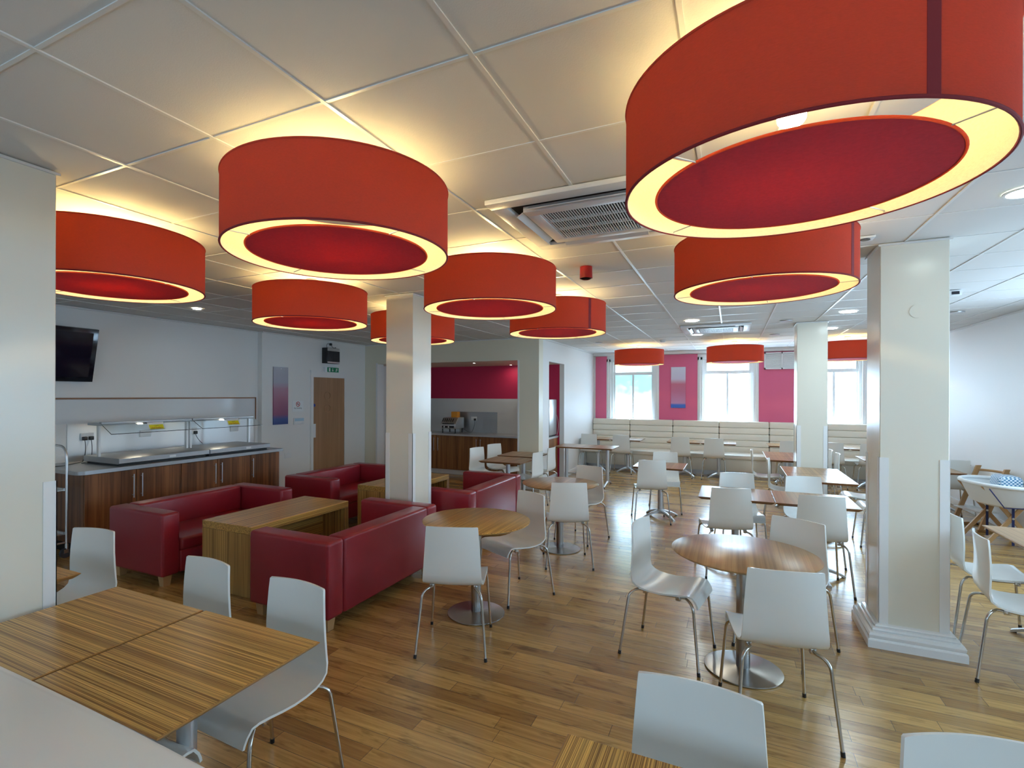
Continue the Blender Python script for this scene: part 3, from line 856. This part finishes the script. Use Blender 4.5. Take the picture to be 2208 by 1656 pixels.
MB().lathe([(0, -.104), (.03, -.104), (.048, -.095), (0, -.095)], 28).build('lens', M['glass'], t)

# ------------------------------------------------------------------ serving counter on the left wall
XF = -6.205
dy = [3.065, 3.60, 4.13, 4.635, 5.16, 5.675]
def bar_handle(parent, x, y, z0, z1, axis='X'):
    h = MB()
    if axis == 'X':
        h.cyl((x + .030, y, z0), (x + .030, y, z1), .006, n=12)
        for z in (z0 + .03, z1 - .03): h.cyl((x - .002, y, z), (x + .030, y, z), .005, n=10)
    else:
        h.cyl((x, y - .030, z0), (x, y - .030, z1), .006, n=12)
        for z in (z0 + .03, z1 - .03): h.cyl((x, y + .002, z), (x, y - .030, z), .005, n=10)
    h.build('handle', M['satin'], parent)
units = [((3.065, 3.60, 'R'),), ((3.60, 4.13, 'L'), (4.13, 4.635, 'R')), ((4.635, 5.16, 'L'), (5.16, 5.675, 'N'))]
ulab = ['walnut single-door base cabinet at the near end of the serving counter', 'middle walnut two-door base cabinet of the serving counter', 'far walnut two-door base cabinet of the serving counter, next to the wall socket']
for u, lab in zip(units, ulab):
    a, b = u[0][0], u[-1][1]
    t = thing('base_cabinet', lab, 'cabinet', (XF, (a + b) / 2, 0), 0, 'walnut serving counter cabinets'); o = (a + b) / 2
    MB().box(XL - XF + .002, -.02, a - o + .001, b - o - .001, .10, .858).build('carcass', M['walnut'], t)
    MB().box(XL - XF + .002, -.07, a - o + .001, b - o - .001, 0, .10).build('plinth', M['dark'], t)
    for (p0, p1, side) in u:
        d = MB().box(-.02, .0, p0 - o + .003, p1 - o - .003, .11, .852, .002, 1).build('door', M['walnut'], t)
        if side == 'R': bar_handle(d, 0, p1 - o - .047, .535, .805)
        elif side == 'L': bar_handle(d, 0, p0 - o + .047, .535, .805)
        else: bar_handle(d, 0, p0 - o + .022, .535, .805)
wt = MB((-6.7, 4.35, .86))
poly = [(XL + .002, 3.0), (XF - .06, 3.0)] + [(XF + .03 - .09 + .09 * math.sin(R(q)), 3.0 + .09 - .09 * math.cos(R(q))) for q in (15, 30, 45, 60, 75, 90)] + [(XF + .03, 5.72), (XL + .002, 5.72)]
wt.prism(poly, 'Z', .86, .90)
tag(wt.build('worktop', M['gantry']), 'long stainless steel worktop over the walnut serving cabinets', 'worktop')
# splash panels on the wall
struct('trim_7', MB().box(XL, XL + .008, 2.4, 6.06, 1.36, 1.66), M['splash'], 'pale glossy wall cladding above the steel splashback', 'cladding')
struct('trim_8', MB().box(XL, XL + .010, 3.37, 6.06, .902, 1.36), M['steel'], 'brushed steel splashback behind the heated gantries', 'splashback')
struct('trim_9', MB().box(XL, XL + .02, 2.4, 6.075, 1.655, 1.675).box(XL, XL + .02, 6.06, 6.075, 1.30, 1.675), M['edge'], 'thin dark brown edging strip around the wall cladding', 'trim')
# heated display gantries
def gantry(y0, y1, label, first):
    o = (-6.6, (y0 + y1) / 2, .90)
    t = thing('heated_display', label, 'food warmer', o, 0, 'heated steel displays'); c = o[1]
    b = MB(); hy = (y1 - y0) / 2
    b.prism([(-.38, .022), (.32, .022), (.34, .03), (.34, .082), (.33, .086), (-.38, .086)], 'Y', -hy, hy)
    b.build('heated_shelf', M['gantry'], t)
    MB().box(-.34, .29, -hy + .02, hy - .02, 0, .022).build('base', M['black'], t)
    for q in (-1, 1):
        MB().box(-.125, -.085, q * hy - q * .02 - .012, q * hy - q * .02 + .012, .086, .45).build('post', M['steel'], t)
    MB().box(-.30, -.02, -hy - .0, hy, .45, .478, .003, 1).build('gantry_top', M['gantry'], t)
    cn = MB(); cn.prism([(-.05, .480), (-.045, .486), (.185, .362), (.18, .355)], 'Y', -hy + .002, hy - .002)
    cn.build('sloped_screen', M['glass'], t)
    MB().box(-.06, -.015, -hy + .002, hy - .002, .462, .492, .002, 1).build('canopy_rail', M['gantry'], t)
    lr = MB().cyl((-.02, -.12 if first else -.05, .448), (-.02, -.12 if first else -.05, .45), .03, n=16)
    lr.build('heat_lamp', M['down_warm'], t)
    # front label
    lb = MB().box(.340, .3425, -.03 + (.05 if first else .1), .05 + (.05 if first else .1), .045, .068)
    lb.build('maker_plate', M['paper'], t)
    # hot surface notice with an oval badge
    yy = (4.0 if first else 5.10) - c
    nv = Vector((.124, 0, .230)).normalized()
    rot = (R(90 - 28), 0, R(90))
    def plc(w_, h_, mat, name, ty, tz, lift, par=t):
        m = MB().box(-w_ / 2, w_ / 2, -h_ / 2, h_ / 2, -.0006, .0006)
        ob = m.build(name, mat, par)
        return ob
    n1 = MB().box(-.10, .10, -.052, .052, -.001, .001).build('notice_card', M['paper'], t)
    n1.location = (.103, yy, .425); n1.rotation_euler = (R(61.6), 0, R(90))
    n2 = MB().box(-.088, .088, -.046, .018, .001, .0016).build('yellow_field', M['yellow'], n1)
    text('Hot Surface', .030, M['redprint'], n1, (0, -.026, .002), (0, 0, 0))
    text('Caution', .017, M['ink'], n1, (0, .004, .002), (0, 0, 0))
    n3 = MB().lathe([(0, .0), (.034, .0), (.034, .0012), (0, .0012)], 28)
    bmesh.ops.scale(n3.bm, vec=(1.2, .62, 1), verts=n3.bm.verts)
    n3 = n3.build('oval_badge', M['blue'], t); n3.location = (.03, yy - .01, .4525); n3.rotation_euler = (R(61.6), 0, R(90))
gantry(3.44, 4.555, 'near heated steel display with sloped screen and yellow hot surface notice', True)
gantry(4.565, 5.55, 'far heated steel display with sloped screen and yellow hot surface notice', False)
def socket(loc, normal, label, plug=None, w_=.146):
    t = thing('wall_socket', label, 'socket', loc, {'X': 90, '-Y': 0}[normal], 'double wall sockets')
    MB().box(-w_ / 2, w_ / 2, -.012, 0, -.043, .043, .004).build('faceplate', M['plastic'], t)
    for q in (-.038, .038): MB().box(q - .006, q + .006, -.0145, -.012, .008, .024).build('switch', M['trim'], t)
    return t
def plug(parent, dx, name='plug'):
    p = MB(); p.box(dx - .024, dx + .024, -.05, -.012, -.045, .002, .008)
    return p.build(name, M['black'], parent)
sk = socket((XL + .011, 3.576, 1.196), 'X', 'double socket with two black plugs at the near end of the steel splashback'); plug(sk, -.036); plug(sk, .036)
socket((XL + .011, 4.277, 1.185), 'X', 'double socket behind the near heated display')
sk = socket((XL + .011, 4.983, 1.177), 'X', 'socket with one plug behind the far heated display', w_=.086); plug(sk, 0)
socket((XL + .011, 5.659, 1.173), 'X', 'double socket behind the right end of the far heated display')
socket((XL2, 6.68, .64), 'X', 'low double socket on the wall right of the serving counter')
def cable(pts, label, mat='black', r=.004):
    P_ = []
    for a, b, c in zip(pts[::2], pts[1::2], pts[2::2]): P_ += bez(a, b, c, 8)[(0 if not P_ else 1):]
    m = MB(pts[0]); m.tube(P_, r, 8); tag(m.build('cable', M[mat]), label, 'cable', 'black flexes')
cable([(XL + .045, 3.54, 1.15), (XL + .09, 3.54, 1.0), (XL + .16, 3.46, .906), (XL + .24, 3.36, .906), (XL + .35, 3.18, .906), (XL + .40, 3.10, .907), (XL + .30, 3.06, .907)], 'black flex looping from the near sockets onto the steel worktop')
cable([(XL + .045, 3.61, 1.15), (XL + .09, 3.61, 1.0), (XL + .14, 3.55, .906), (XL + .20, 3.47, .906), (XL + .30, 3.38, .906)], 'black flex from the near sockets to the heated display')
cable([(XL + .045, 4.983, 1.13), (XL + .05, 5.0, 1.06), (XL + .09, 5.06, .99)], 'flex from the socket behind the far heated display')
# television
tv = thing('television', 'black flat television tilted on the wall behind the left edge column', 'television', (XL + .16, 3.04, 2.19))
rotm = Matrix.Rotation(R(13), 3, 'Y')
def tvb(name, mat, *a, par=tv, bev=.004):
    m = MB(); m.box(*a, bev, 2); bmesh.ops.rotate(m.bm, cent=(0, 0, 0), matrix=rotm, verts=m.bm.verts); return m.build(name, mat, par)
tvb('casing', M['bezel'], -.035, .02, -.55, .55, -.325, .325)
tvb('screen', M['screen'], .020, .022, -.495, .495, -.265, .275, bev=0)
MB().box(-.155, -.02, -.12, .12, -.12, .06).build('wall_bracket', M['black'], tv)
# service trolley behind the column
tr = thing('service_trolley', 'tubular steel service trolley behind the left edge column', 'trolley', (-6.53, 2.555, 0))
for sy in (-1, 1):
    q = MB(); pts = [(-.22, sy * .40, .13)] + bez((-.22, sy * .40, 1.02), (-.22, sy * .40, 1.17), (-.08, sy * .40, 1.17)) + bez((.08, sy * .40, 1.17), (.22, sy * .40, 1.17), (.22, sy * .40, 1.02)) + [(.22, sy * .40, .13)]
    q.tube(pts, .0125, 12); q.build('end_hoop', M['steel'], tr)
for z in (.24, .70):
    q = MB(); q.box(-.205, .205, -.385, .385, z, z + .012, .003); q.box(-.21, .21, -.39, -.375, z, z + .03); q.box(-.21, .21, .375, .39, z, z + .03); q.build('shelf', M['steel'], tr)
for sx in (-1, 1):
    for sy in (-1, 1):
        q = MB(); q.cyl((sx * .22, sy * .40, .085), (sx * .22, sy * .40, .14), .016, n=14); q.box(sx * .22 - .018, sx * .22 + .018, sy * .40 - .03, sy * .40 + .012, .05, .088)
        w2 = q.build('castor', M['steel'], tr)
        MB().cyl((sx * .22 - .014, sy * .40 - .012, .05), (sx * .22 + .014, sy * .40 - .012, .05), .05, n=24).build('wheel', M['uvtube'], w2)
    MB().tube([(sx * .22, -.39, .16), (sx * .22, .39, .16)], .01, 10).build('side_rail', M['steel'], tr)

# ------------------------------------------------------------------ wall with the door
art_stops = [(0., (.035, .075, .26)), (.10, (.05, .09, .30)), (.17, (.24, .06, .16)), (.45, (.32, .06, .13)), (.62, (.32, .09, .16)), (.74, (.31, .27, .33)), (1., (.38, .37, .42))]
M['art'] = gradient_panel('gradient_print_dull', -.5, .5, art_stops)
M['art2'] = gradient_panel('gradient_print', -.5, .5, [(0., (.05, .14, .55)), (.09, (.06, .16, .60)), (.13, (.55, .26, .45)), (.4, (.58, .18, .30)), (.58, (.62, .18, .26)), (.70, (.66, .60, .74)), (1., (.72, .72, .82))])
def canvas(loc, w_, h_, axis, mat, label):
    t = thing('wall_print', label, 'picture', loc, 90 if axis == 'X' else 0, 'tall gradient wall prints')
    MB().box(-w_ / 2, w_ / 2, -.022, 0, -h_ / 2, h_ / 2, .001, 1).build('panel', mat, t)
    MB().cyl((0, -.0225, h_ / 2 - .03), (0, -.026, h_ / 2 - .03), .008, n=12).build('fixing_cap', M['trim'], t)
canvas((XL2 + .001, 6.505, 1.70), .32, 1.0, 'X', M['art'], 'tall print fading from lavender through pink to blue, left of the door')
canvas((-1.135, YF - .013, 1.915), .325, .97, 'Y', M['art2'], 'tall print fading from lavender through pink to blue, between the far windows')
d = thing('door_1', 'light brown flush door with two round portholes in a white frame', 'door', (XL2, 7.70, 0), 90, None, 'structure')
f = MB(); f.box(-.49, -.43, -.03, 0, 0, 2.05).box(.43, .49, -.03, 0, 0, 2.05).box(-.49, .49, -.03, 0, 2.05, 2.165)
f.box(-.50, .50, -.034, 0, 2.15, 2.175); f.build('door_frame', M['trim'], d)
leaf = MB().box(-.43, .43, -.016, 0, .005, 2.05).build('door_leaf', M['doorwood'], d)
for z in (1.70, 1.455):
    MB().lathe([(.085, 0), (.085, .006), (.070, .008), (.070, 0), (.085, 0)], 36).build('porthole_rim', M['doorwood'], leaf)
    o = bpy.data.objects[-1] if False else leaf.children[-1]
    o.location = (-.05, -.016, z); o.rotation_euler = (R(90), 0, 0)
    MB().lathe([(0, 0), (.071, 0), (.071, .002), (0, .002)], 32).build('porthole_glass', M['dkglass'], leaf)
    o = leaf.children[-1]; o.location = (-.05, -.016, z); o.rotation_euler = (R(90), 0, 0)
MB().box(-.445, -.375, -.034, -.030, .912, 1.17, .001, 1).build('finger_plate', M['plastic'], d)
o = MB().lathe([(0, 0), (.03, 0), (.03, .002), (0, .002)], 24).build('blue_disc_sign', M['blue'], leaf); o.location = (-.40, -.016, 1.52); o.rotation_euler = (R(90), 0, 0)
# no smoking sign
t = thing('no_smoking_sign', 'white No Smoking sign with a red circle, between the print and the door', 'sign', (XL2, 6.91, 1.51), 90)
MB().box(-.13, .13, -.004, 0, -.095, .095).build('card', M['paper'], t)
q = MB(); q.tube([(.042 * math.cos(2 * PI * k / 32), -.005, .036 + .042 * math.sin(2 * PI * k / 32)) for k in range(32)], .005, 6, closed=True); q.cyl((-.03, -.005, .066), (.03, -.005, .006), .005, n=6); q.build('prohibition_ring', M['redprint'], t)
q = MB(); q.box(-.028, .018, -.0055, -.004, .030, .038); q.box(.020, .028, -.0055, -.004, .030, .038); q.tube([(.024, -.0052, .042), (.020, -.0052, .052), (.027, -.0052, .060)], .0018, 6); q.build('cigarette', M['ink'], t)
text('No Smoking', .036, M['ink'], t, (0, -.0048, -.036), (R(90), 0, 0))
t = thing('wall_notice', 'small white and pale blue notice holder below the No Smoking sign', 'notice', (XL2, 6.915, 1.24), 90)
MB().box(-.118, .118, -.03, 0, -.058, .058, .003).build('holder', M['plastic'], t)
M['paleblue'] = plain('pale_blue_print', (.42, .60, .72), .4)
MB().box(-.105, .11, -.032, -.030, .0, .05).build('printed_strip', M['paleblue'], t)
# insect killer
t = thing('insect_killer', 'black wall-mounted electric insect killer above the door', 'insect killer', (XL2, 7.70, 2.475), 90)
MB().box(-.185, .175, -.12, .002, -.15, .15, .006).build('casing', M['black'], t)
q = MB(); q.box(-.165, .17, -.124, -.12, .09, .145); q.box(-.165, .17, -.124, -.12, -.145, -.115); q.build('front_trim', M['steel'], t)
q = MB()
for k in range(15): q.box(-.16, .165, -.126, -.121, -.105 + k * .013, -.105 + k * .013 + .004)
for k in range(9): q.box(-.16 + k * .0406 - .002, -.16 + k * .0406 + .002, -.1275, -.1225, -.112, .088)
q.build('front_grille', M['uvtube'], t)
sk = socket((XL2, 7.72, 2.725), 'X', 'single socket with a black plug just under the ceiling above the insect killer', w_=.086); plug(sk, 0)
cable([(XL2 + .045, 7.72, 2.69), (XL2 + .06, 7.74, 2.62), (XL2 + .05, 7.82, 2.645), (XL2 + .05, 7.86, 2.67), (XL2 + .04, 7.83, 2.625)], 'black flex curled above the insect killer, right loop')
cable([(XL2 + .045, 7.70, 2.69), (XL2 + .06, 7.66, 2.72), (XL2 + .05, 7.60, 2.70), (XL2 + .05, 7.57, 2.65), (XL2 + .04, 7.62, 2.625)], 'black flex curled above the insect killer, left loop')
t = thing('exit_sign', 'green illuminated exit sign with running man and arrow over the door', 'exit sign', (XL2, 7.75, 2.205), 90)
MB().box(-.20, .165, -.06, 0, -.05, .05, .004).build('housing', M['plastic'], t)
MB().box(-.155, .16, -.063, -.060, -.046, .046).build('green_panel', M['green'], t)
q = MB(); Y0, Y1 = -.0645, -.063
q.box(-.115, -.075, Y0, Y1, -.034, .034)                                           # doorway
q.box(-.012, -.002, Y0, Y1, -.01, .034); q.prism([(-.03, -.008), (.016, -.008), (-.007, -.034)], 'Y', Y0, Y1)   # arrow
q.cyl((.112, Y0, .026), (.112, Y1, .026), .008, n=12)
for a, b in (((.104, .016), (.086, -.006)), ((.086, -.006), (.104, -.014)), ((.104, -.014), (.094, -.034)), ((.086, -.006), (.070, -.030)), ((.1, .012), (.118, .0)), ((.1, .014), (.080, .018)), ((.118, 0), (.13, .008))):
    q.tube([(a[0], -.0637, a[1]), (b[0], -.0637, b[1])], .0048, 6)
q.build('pictogram', M['paper'], t)

# ------------------------------------------------------------------ alcove counters
YA = 9.70
au = [(-7.08, -5.855, (-6.47,)), (-5.855, -4.81, (-5.33,)), (-4.81, -3.29, (-4.05,))]
alab = ['teak base cabinet at the left end of the alcove', 'middle teak base cabinet of the alcove, under the toaster', 'right teak base cabinet of the alcove, behind the paired tables']
hs = {0: [(-5.905, 1)], 1: [(-5.80, 0), (-4.86, 1)], 2: [(-4.765, 0)]}
for k, ((a, b, sp), lab) in enumerate(zip(au, alab)):
    o = (a + b) / 2
    t = thing('base_cabinet', lab, 'cabinet', (o, YA, 0), 0, 'teak alcove cabinets')
    MB().box(a - o + .001, b - o - .001, .02, .66, .10, .838).build('carcass', M['teak'], t)
    MB().box(a - o + .001, b - o - .001, .05, .66, 0, .10).build('plinth', M['plastic'], t)
    xs = [a] + list(sp) + [b]
    for j, (p0, p1) in enumerate(zip(xs, xs[1:])):
        dd = MB().box(p0 - o + .003, p1 - o - .003, 0, .02, .11, .832, .002, 1).build('door', M['teak'], t)
        for hx, jj in hs[k]:
            if jj == j: bar_handle(dd, hx - o, 0, .50, .79, 'Y')
tag(MB((-5.2, 10.0, .84)).box(-7.09, -3.265, YA - .03, 10.352, .84, .878, .002, 1).build('worktop', M['steel']), 'grey steel worktop along the alcove', 'worktop')
struct('trim_10', MB().box(-5.62, -4.68, 10.346, 10.355, .878, 1.34), M['gantry'], 'square of brushed steel splashback behind the toaster', 'splashback')
t = thing('conveyor_toaster', 'steel conveyor toaster on the alcove worktop', 'toaster', (-5.63, 10.02, .878))
q = MB(); q.prism([(-.20, .10), (.20, .10), (.20, .34), (-.08, .34), (-.20, .20)], 'X', -.19, .19, bev=.006); q.build('body', M['steel'], t)
MB().box(-.15, .15, -.206, -.20, .115, .165).build('control_panel', M['black'], t)
for x in (-.09, .02):
    MB().cyl((x, -.206, .14), (x, -.222, .14), .016, n=16).build('knob', M['paper'], t)
q = MB()
for k in range(6): q.box(-.14 + k * .05, -.12 + k * .05, -.19, -.185, .215, .30, 0, 1, 0, Matrix.Rotation(R(-40), 3, 'X'), Vector((0, -.14, .27)))
q.box(-.145, .145, -.20, -.175, .195, .215)
q.build('feed_rack', M['black'], t)
for x in (-.16, .16):
    for y in (-.16, .16): MB().cyl((x, y, 0), (x, y, .101), .014, n=12).build('leg', M['black'], t)
tag(MB((-5.60, 10.12, 1.2185)).box(-5.685, -5.525, 10.06, 10.18, 1.2185, 1.345, .003).build('carton', M['orange']), 'small orange carton on top of the toaster', 'box')
sk = socket((-5.25, 10.345, 1.19), '-Y', 'double socket with a black plug on the steel square behind the toaster'); plug(sk, .036)
cable([(-5.214, 10.30, 1.15), (-5.20, 10.28, 1.0), (-5.26, 10.24, .885), (-5.32, 10.18, .884), (-5.44, 10.12, .98)], 'black flex from the alcove socket to the toaster')
# drinks machine at the right end, seen through the side opening
t = thing('drinks_machine', 'tall steel drinks dispenser on the alcove counter, seen through the side opening', 'drinks dispenser', (-3.555, 10.03, .878))
MB().box(-.27, .27, -.22, .26, .03, .76, .012).build('cabinet', M['steel'], t)
MB().box(-.26, .26, -.26, -.22, .10, .75, .01).build('dispensing_front', M['black'], t)
for k in range(4):
    MB().box(-.22 + k * .12, -.13 + k * .12, -.268, -.26, .48, .70).build('flavour_panel', [M['orange'], M['paper'], M['blue'], M['redprint']][k], t)
    MB().cyl((-.175 + k * .12, -.30, .40), (-.175 + k * .12, -.30, .46), .02, n=14).build('nozzle', M['chrome'], t)
MB().box(-.26, .26, -.33, -.22, .0, .045, .006).build('drip_tray', M['steel'], t)
MB().box(-.25, .25, -.2, .24, 0, .031).build('base', M['black'], t)
cable([(-3.32, 10.30, 1.38), (-3.27, 10.33, 1.25), (-3.268, 10.34, 1.1), (-3.27, 10.345, .95), (-3.30, 10.34, .884)], 'pale flex trailing behind the drinks dispenser', 'plastic')
t = thing('vending_machine', 'dark machine with orange pictures at the left end of the alcove', 'vending machine', (-6.86, 9.98, .878))
MB().box(-.2, .2, -.25, .30, 0, .86, .01).build('cabinet', M['bezel'], t)
for z0, z1, m in ((.62, .80, 'redprint'), (.42, .60, 'orange'), (.24, .40, 'redprint')):
    MB().box(-.02, .18, -.256, -.25, z0, z1).build('picture_panel', M[m], t)
MB().box(-.17, .17, -.258, -.25, .03, .2).build('serving_hatch', M['uvtube'], t)
# vent grille on the far wall
t = thing('wall_vent', 'white rectangular louvred vent high on the raspberry wall left of the far column', 'vent', (1.0, YF - .012, 2.495))
q = MB(); hw, hh = .345, .185
q.box(-hw, hw, -.05, 0, hh - .03, hh).box(-hw, hw, -.05, 0, -hh, -hh + .03).box(-hw, -hw + .03, -.05, 0, -hh, hh).box(hw - .03, hw, -.05, 0, -hh, hh).box(-.015, .015, -.05, 0, -hh, hh)
q.build('frame', M['plastic'], t)
MB().box(-hw + .02, hw - .02, -.01, -.001, -hh + .02, hh - .02).build('backing', M['uvtube'], t)
for x0, x1 in ((-hw + .03, -.015), (.015, hw - .03)):
    q = MB(); n = 15
    for k in range(n):
        z = -hh + .03 + (k + .5) * (2 * hh - .06) / n
        q.box(x0, x1, -.042, -.018, z - .0085, z + .0085, 0, 1, 0, Matrix.Rotation(R(38), 3, 'X'))
    q.build('louvre_panel', M['plastic'], t)

# ------------------------------------------------------------------ high chairs and baby cradle by the right wall
def high_chair(loc, rz, label):
    t = thing('high_chair', label, 'high chair', loc, rz, 'wooden high chairs')
    for sx in (-1, 1):
        q = MB(); x = sx * .21
        q.prism([(-.25, 0), (-.19, 0), (.13, .80), (.07, .80)], 'X', x - .011, x + .011); q.build('upright', M['beech'], t)
        q = MB(); q.box(x - .011, x + .011, -.25, .22, 0, .035, .004); q.build('floor_runner', M['beech'], t)
    MB().box(-.20, .20, -.07, .20, .46, .478, .004).build('seat', M['trim'], t)
    MB().box(-.20, .20, -.22, .02, .24, .258, .004).build('foot_plate', M['trim'], t)
    for z in (.62, .74):
        q = MB(); q.tube([(.20 * math.sin(a), .02 + z * .1 + .10 * math.cos(a), z) for a in [R(-90 + 15 * k) for k in range(13)]], .016, 8); q.build('back_rail', M['beech'], t)
    q = MB(); q.tube([(.17 * math.cos(a), -.08 + .11 * math.sin(a), .63) for a in [R(180 + 15 * k) for k in range(13)]], .011, 8); q.build('front_guard', M['beech'], t)
high_chair((2.12, 8.02, 0), 25, 'wooden high chair with slanting sides just right of the plinth column')
high_chair((2.98, 8.85, 0), -70, 'wooden high chair with a curved back rail against the right wall')
t = thing('baby_cradle', 'white canvas baby cradle on two crossed-wood stands with navy straps', 'cradle', (2.80, 7.93, 0), 8)
for y in (-.22, .24):
    st = thing('tmp', None, None)
    bpy.data.objects.remove(st)
    for sx in (-1, 1):
        q = MB(); yy = y + sx * .012
        q.prism([(sx * .30, 0), (sx * .25, 0), (-sx * .27, .70), (-sx * .22, .70)], 'Y', yy - .011, yy + .011)
        q.build('crossed_leg', M['beech'], t)
    MB().cyl((-.0, y - .03, .36), (0, y + .03, .36), .012, n=12).build('pivot_bolt', M['steel'], t)
    q = MB(); q.box(-.012, .012, y - .028, y - .024, .06, .50); q.build('strap', M['strap'], t)
def oval(k, n, a, b): return (a * math.cos(2 * PI * k / n), b * math.sin(2 * PI * k / n))
q = MB(); n = 48
q.tube([(*oval(k, n, .30, .46), .725) for k in range(n)], .022, 10, closed=True); q.build('padded_rim', M['canvas'], t)
q = MB(); rows = []
for a, z in ((1., .72), (.93, .66), (.72, .50), (.55, .475), (.0001, .47)):
    rows.append([(oval(k, n, .30 * a, .46 * a)[0], oval(k, n, .30 * a, .46 * a)[1], z) for k in range(n)])
q.grid(rows, closed=True); bmesh.ops.recalc_face_normals(q.bm, faces=q.bm.faces); q.build('fabric_sling', M['canvas'], t)
q = MB(); q.tube([(-.27, -.36, .70), (-.15, -.385, .50), (.15, -.385, .50), (.27, -.36, .70)], .006, 6); q.build('piping', M['strap'], t)
def check_mat():
    m, nt, b = new_mat('blue_check_cloth')
    tc = nt.nodes.new('ShaderNodeTexCoord'); c = nt.nodes.new('ShaderNodeTexChecker'); c.inputs['Scale'].default_value = 55
    c.inputs['Color1'].default_value = (.8, .85, .9, 1); c.inputs['Color2'].default_value = (.10, .25, .40, 1)
    nt.links.new(tc.outputs['Object'], c.inputs['Vector']); nt.links.new(c.outputs['Color'], b.inputs['Base Color']); b.inputs['Roughness'].default_value = .9
    return m
q = MB((2.93, 8.06, .475)); q.box(2.80, 3.02, 7.92, 8.2, .50, .80, .05, 4); tag(q.build('cushion', check_mat()), 'blue and white checked cushion standing in the white cradle', 'cushion')

# ------------------------------------------------------------------ near corner unit
t = thing('tray_station', 'white glossy counter unit cut off in the near left corner', 'counter unit', (-1.55, .34, 0))
q = MB()
prof = []
pl = [(-.80, -.26)] + [(x, .335 - .012 * ((x + .05) / .75) ** 2) for x in [-.80 + 1.6 * k / 16 for k in range(17)]] + [(.80, -.26)]
q.prism(pl, 'Z', .97, 1.0, bev=.008); q.build('glossy_top', M['shell'], t)
MB().box(-.77, .77, -.24, .30, .08, .97).build('body', M['trim'], t)
for x0, x1 in ((-.77, 0), (0, .77)):
    dd = MB().box(x0 + .004, x1 - .004, -.258, -.24, .09, .96, .002, 1).build('door', M['trim'], t)
    bar_handle(dd, (x1 - .05) if x0 < -.1 else (x0 + .05), -.258, .5, .75, 'Y')
MB().box(-.75, .75, -.2, .27, 0, .08).build('plinth', M['dark'], t)

# ------------------------------------------------------------------ outside the far windows
t = thing('garden_tree', 'green tree crown beyond the left far window', 'tree', (-2.2, 17.5, 0))
MB().cyl((0, 0, -.5), (0, 0, 2.0), .16, .11, n=14).build('trunk', M['beech'], t)
q = MB()
for k in range(46):
    a = random.uniform(0, 2 * PI); r = random.uniform(0, 1.7); z = 2.6 + random.uniform(-1.1, 1.2)
    q.sph((r * math.cos(a), r * .6 * math.sin(a), z), random.uniform(.25, .5), 8, 6)
q.build('crown', M['foliage'], t)
t = thing('building', 'pale building with upright fins beyond the middle far window', 'building', (1.4, 24, 0))
MB().box(-4.2, 4.5, 0, .4, -1, 6).build('facade', M['brickpale'], t)
for k in range(14): MB().box(-4.0 + k * .62, -3.8 + k * .62, -.25, 0, -1, 6).build('fin', M['paper'], t)
struct('exterior_ground', MB().box(-30, 30, YF + .4, 60, -1.1, -.9), plain('paving', (.45, .45, .45), .9), 'pale paving outside the far windows', 'ground')

# ------------------------------------------------------------------ world, camera, view
wd = bpy.data.worlds.new('sky'); SC.world = wd; wd.use_nodes = True
bg = wd.node_tree.nodes['Background']
bg.inputs['Color'].default_value = (.70, .86, 1.0, 1); bg.inputs['Strength'].default_value = 4.0

cam = bpy.data.cameras.new('camera'); co = bpy.data.objects.new('camera', cam); COL.objects.link(co)
cam.sensor_fit = 'HORIZONTAL'; cam.sensor_width = 36.; cam.lens = 36. * 1104 / 2208
cam.shift_x = (1104 - 1047) / 2208; cam.shift_y = (851.5 - 828) / 2208
cam.clip_start = .03; cam.clip_end = 200
mw = Matrix.Translation((0, 0, 1.725)) @ Matrix.Rotation(.4475, 4, 'Z') @ Matrix.Rotation(PI / 2, 4, 'X') @ Matrix.Rotation(.003, 4, 'Z')
co.matrix_world = mw
SC.camera = co
SC.view_settings.view_transform = 'Standard'; SC.view_settings.look = 'None'
SC.view_settings.gamma = 1.; SC.view_settings.use_curve_mapping = False
SC.view_settings.exposure = 1.38
SC.cycles.use_denoising = True
SC.cycles.max_bounces = 7; SC.cycles.diffuse_bounces = 4; SC.cycles.glossy_bounces = 3; SC.cycles.transmission_bounces = 5
SC.cycles.use_adaptive_sampling = True; SC.cycles.adaptive_threshold = .03
SC.cycles.sample_clamp_indirect = 6.
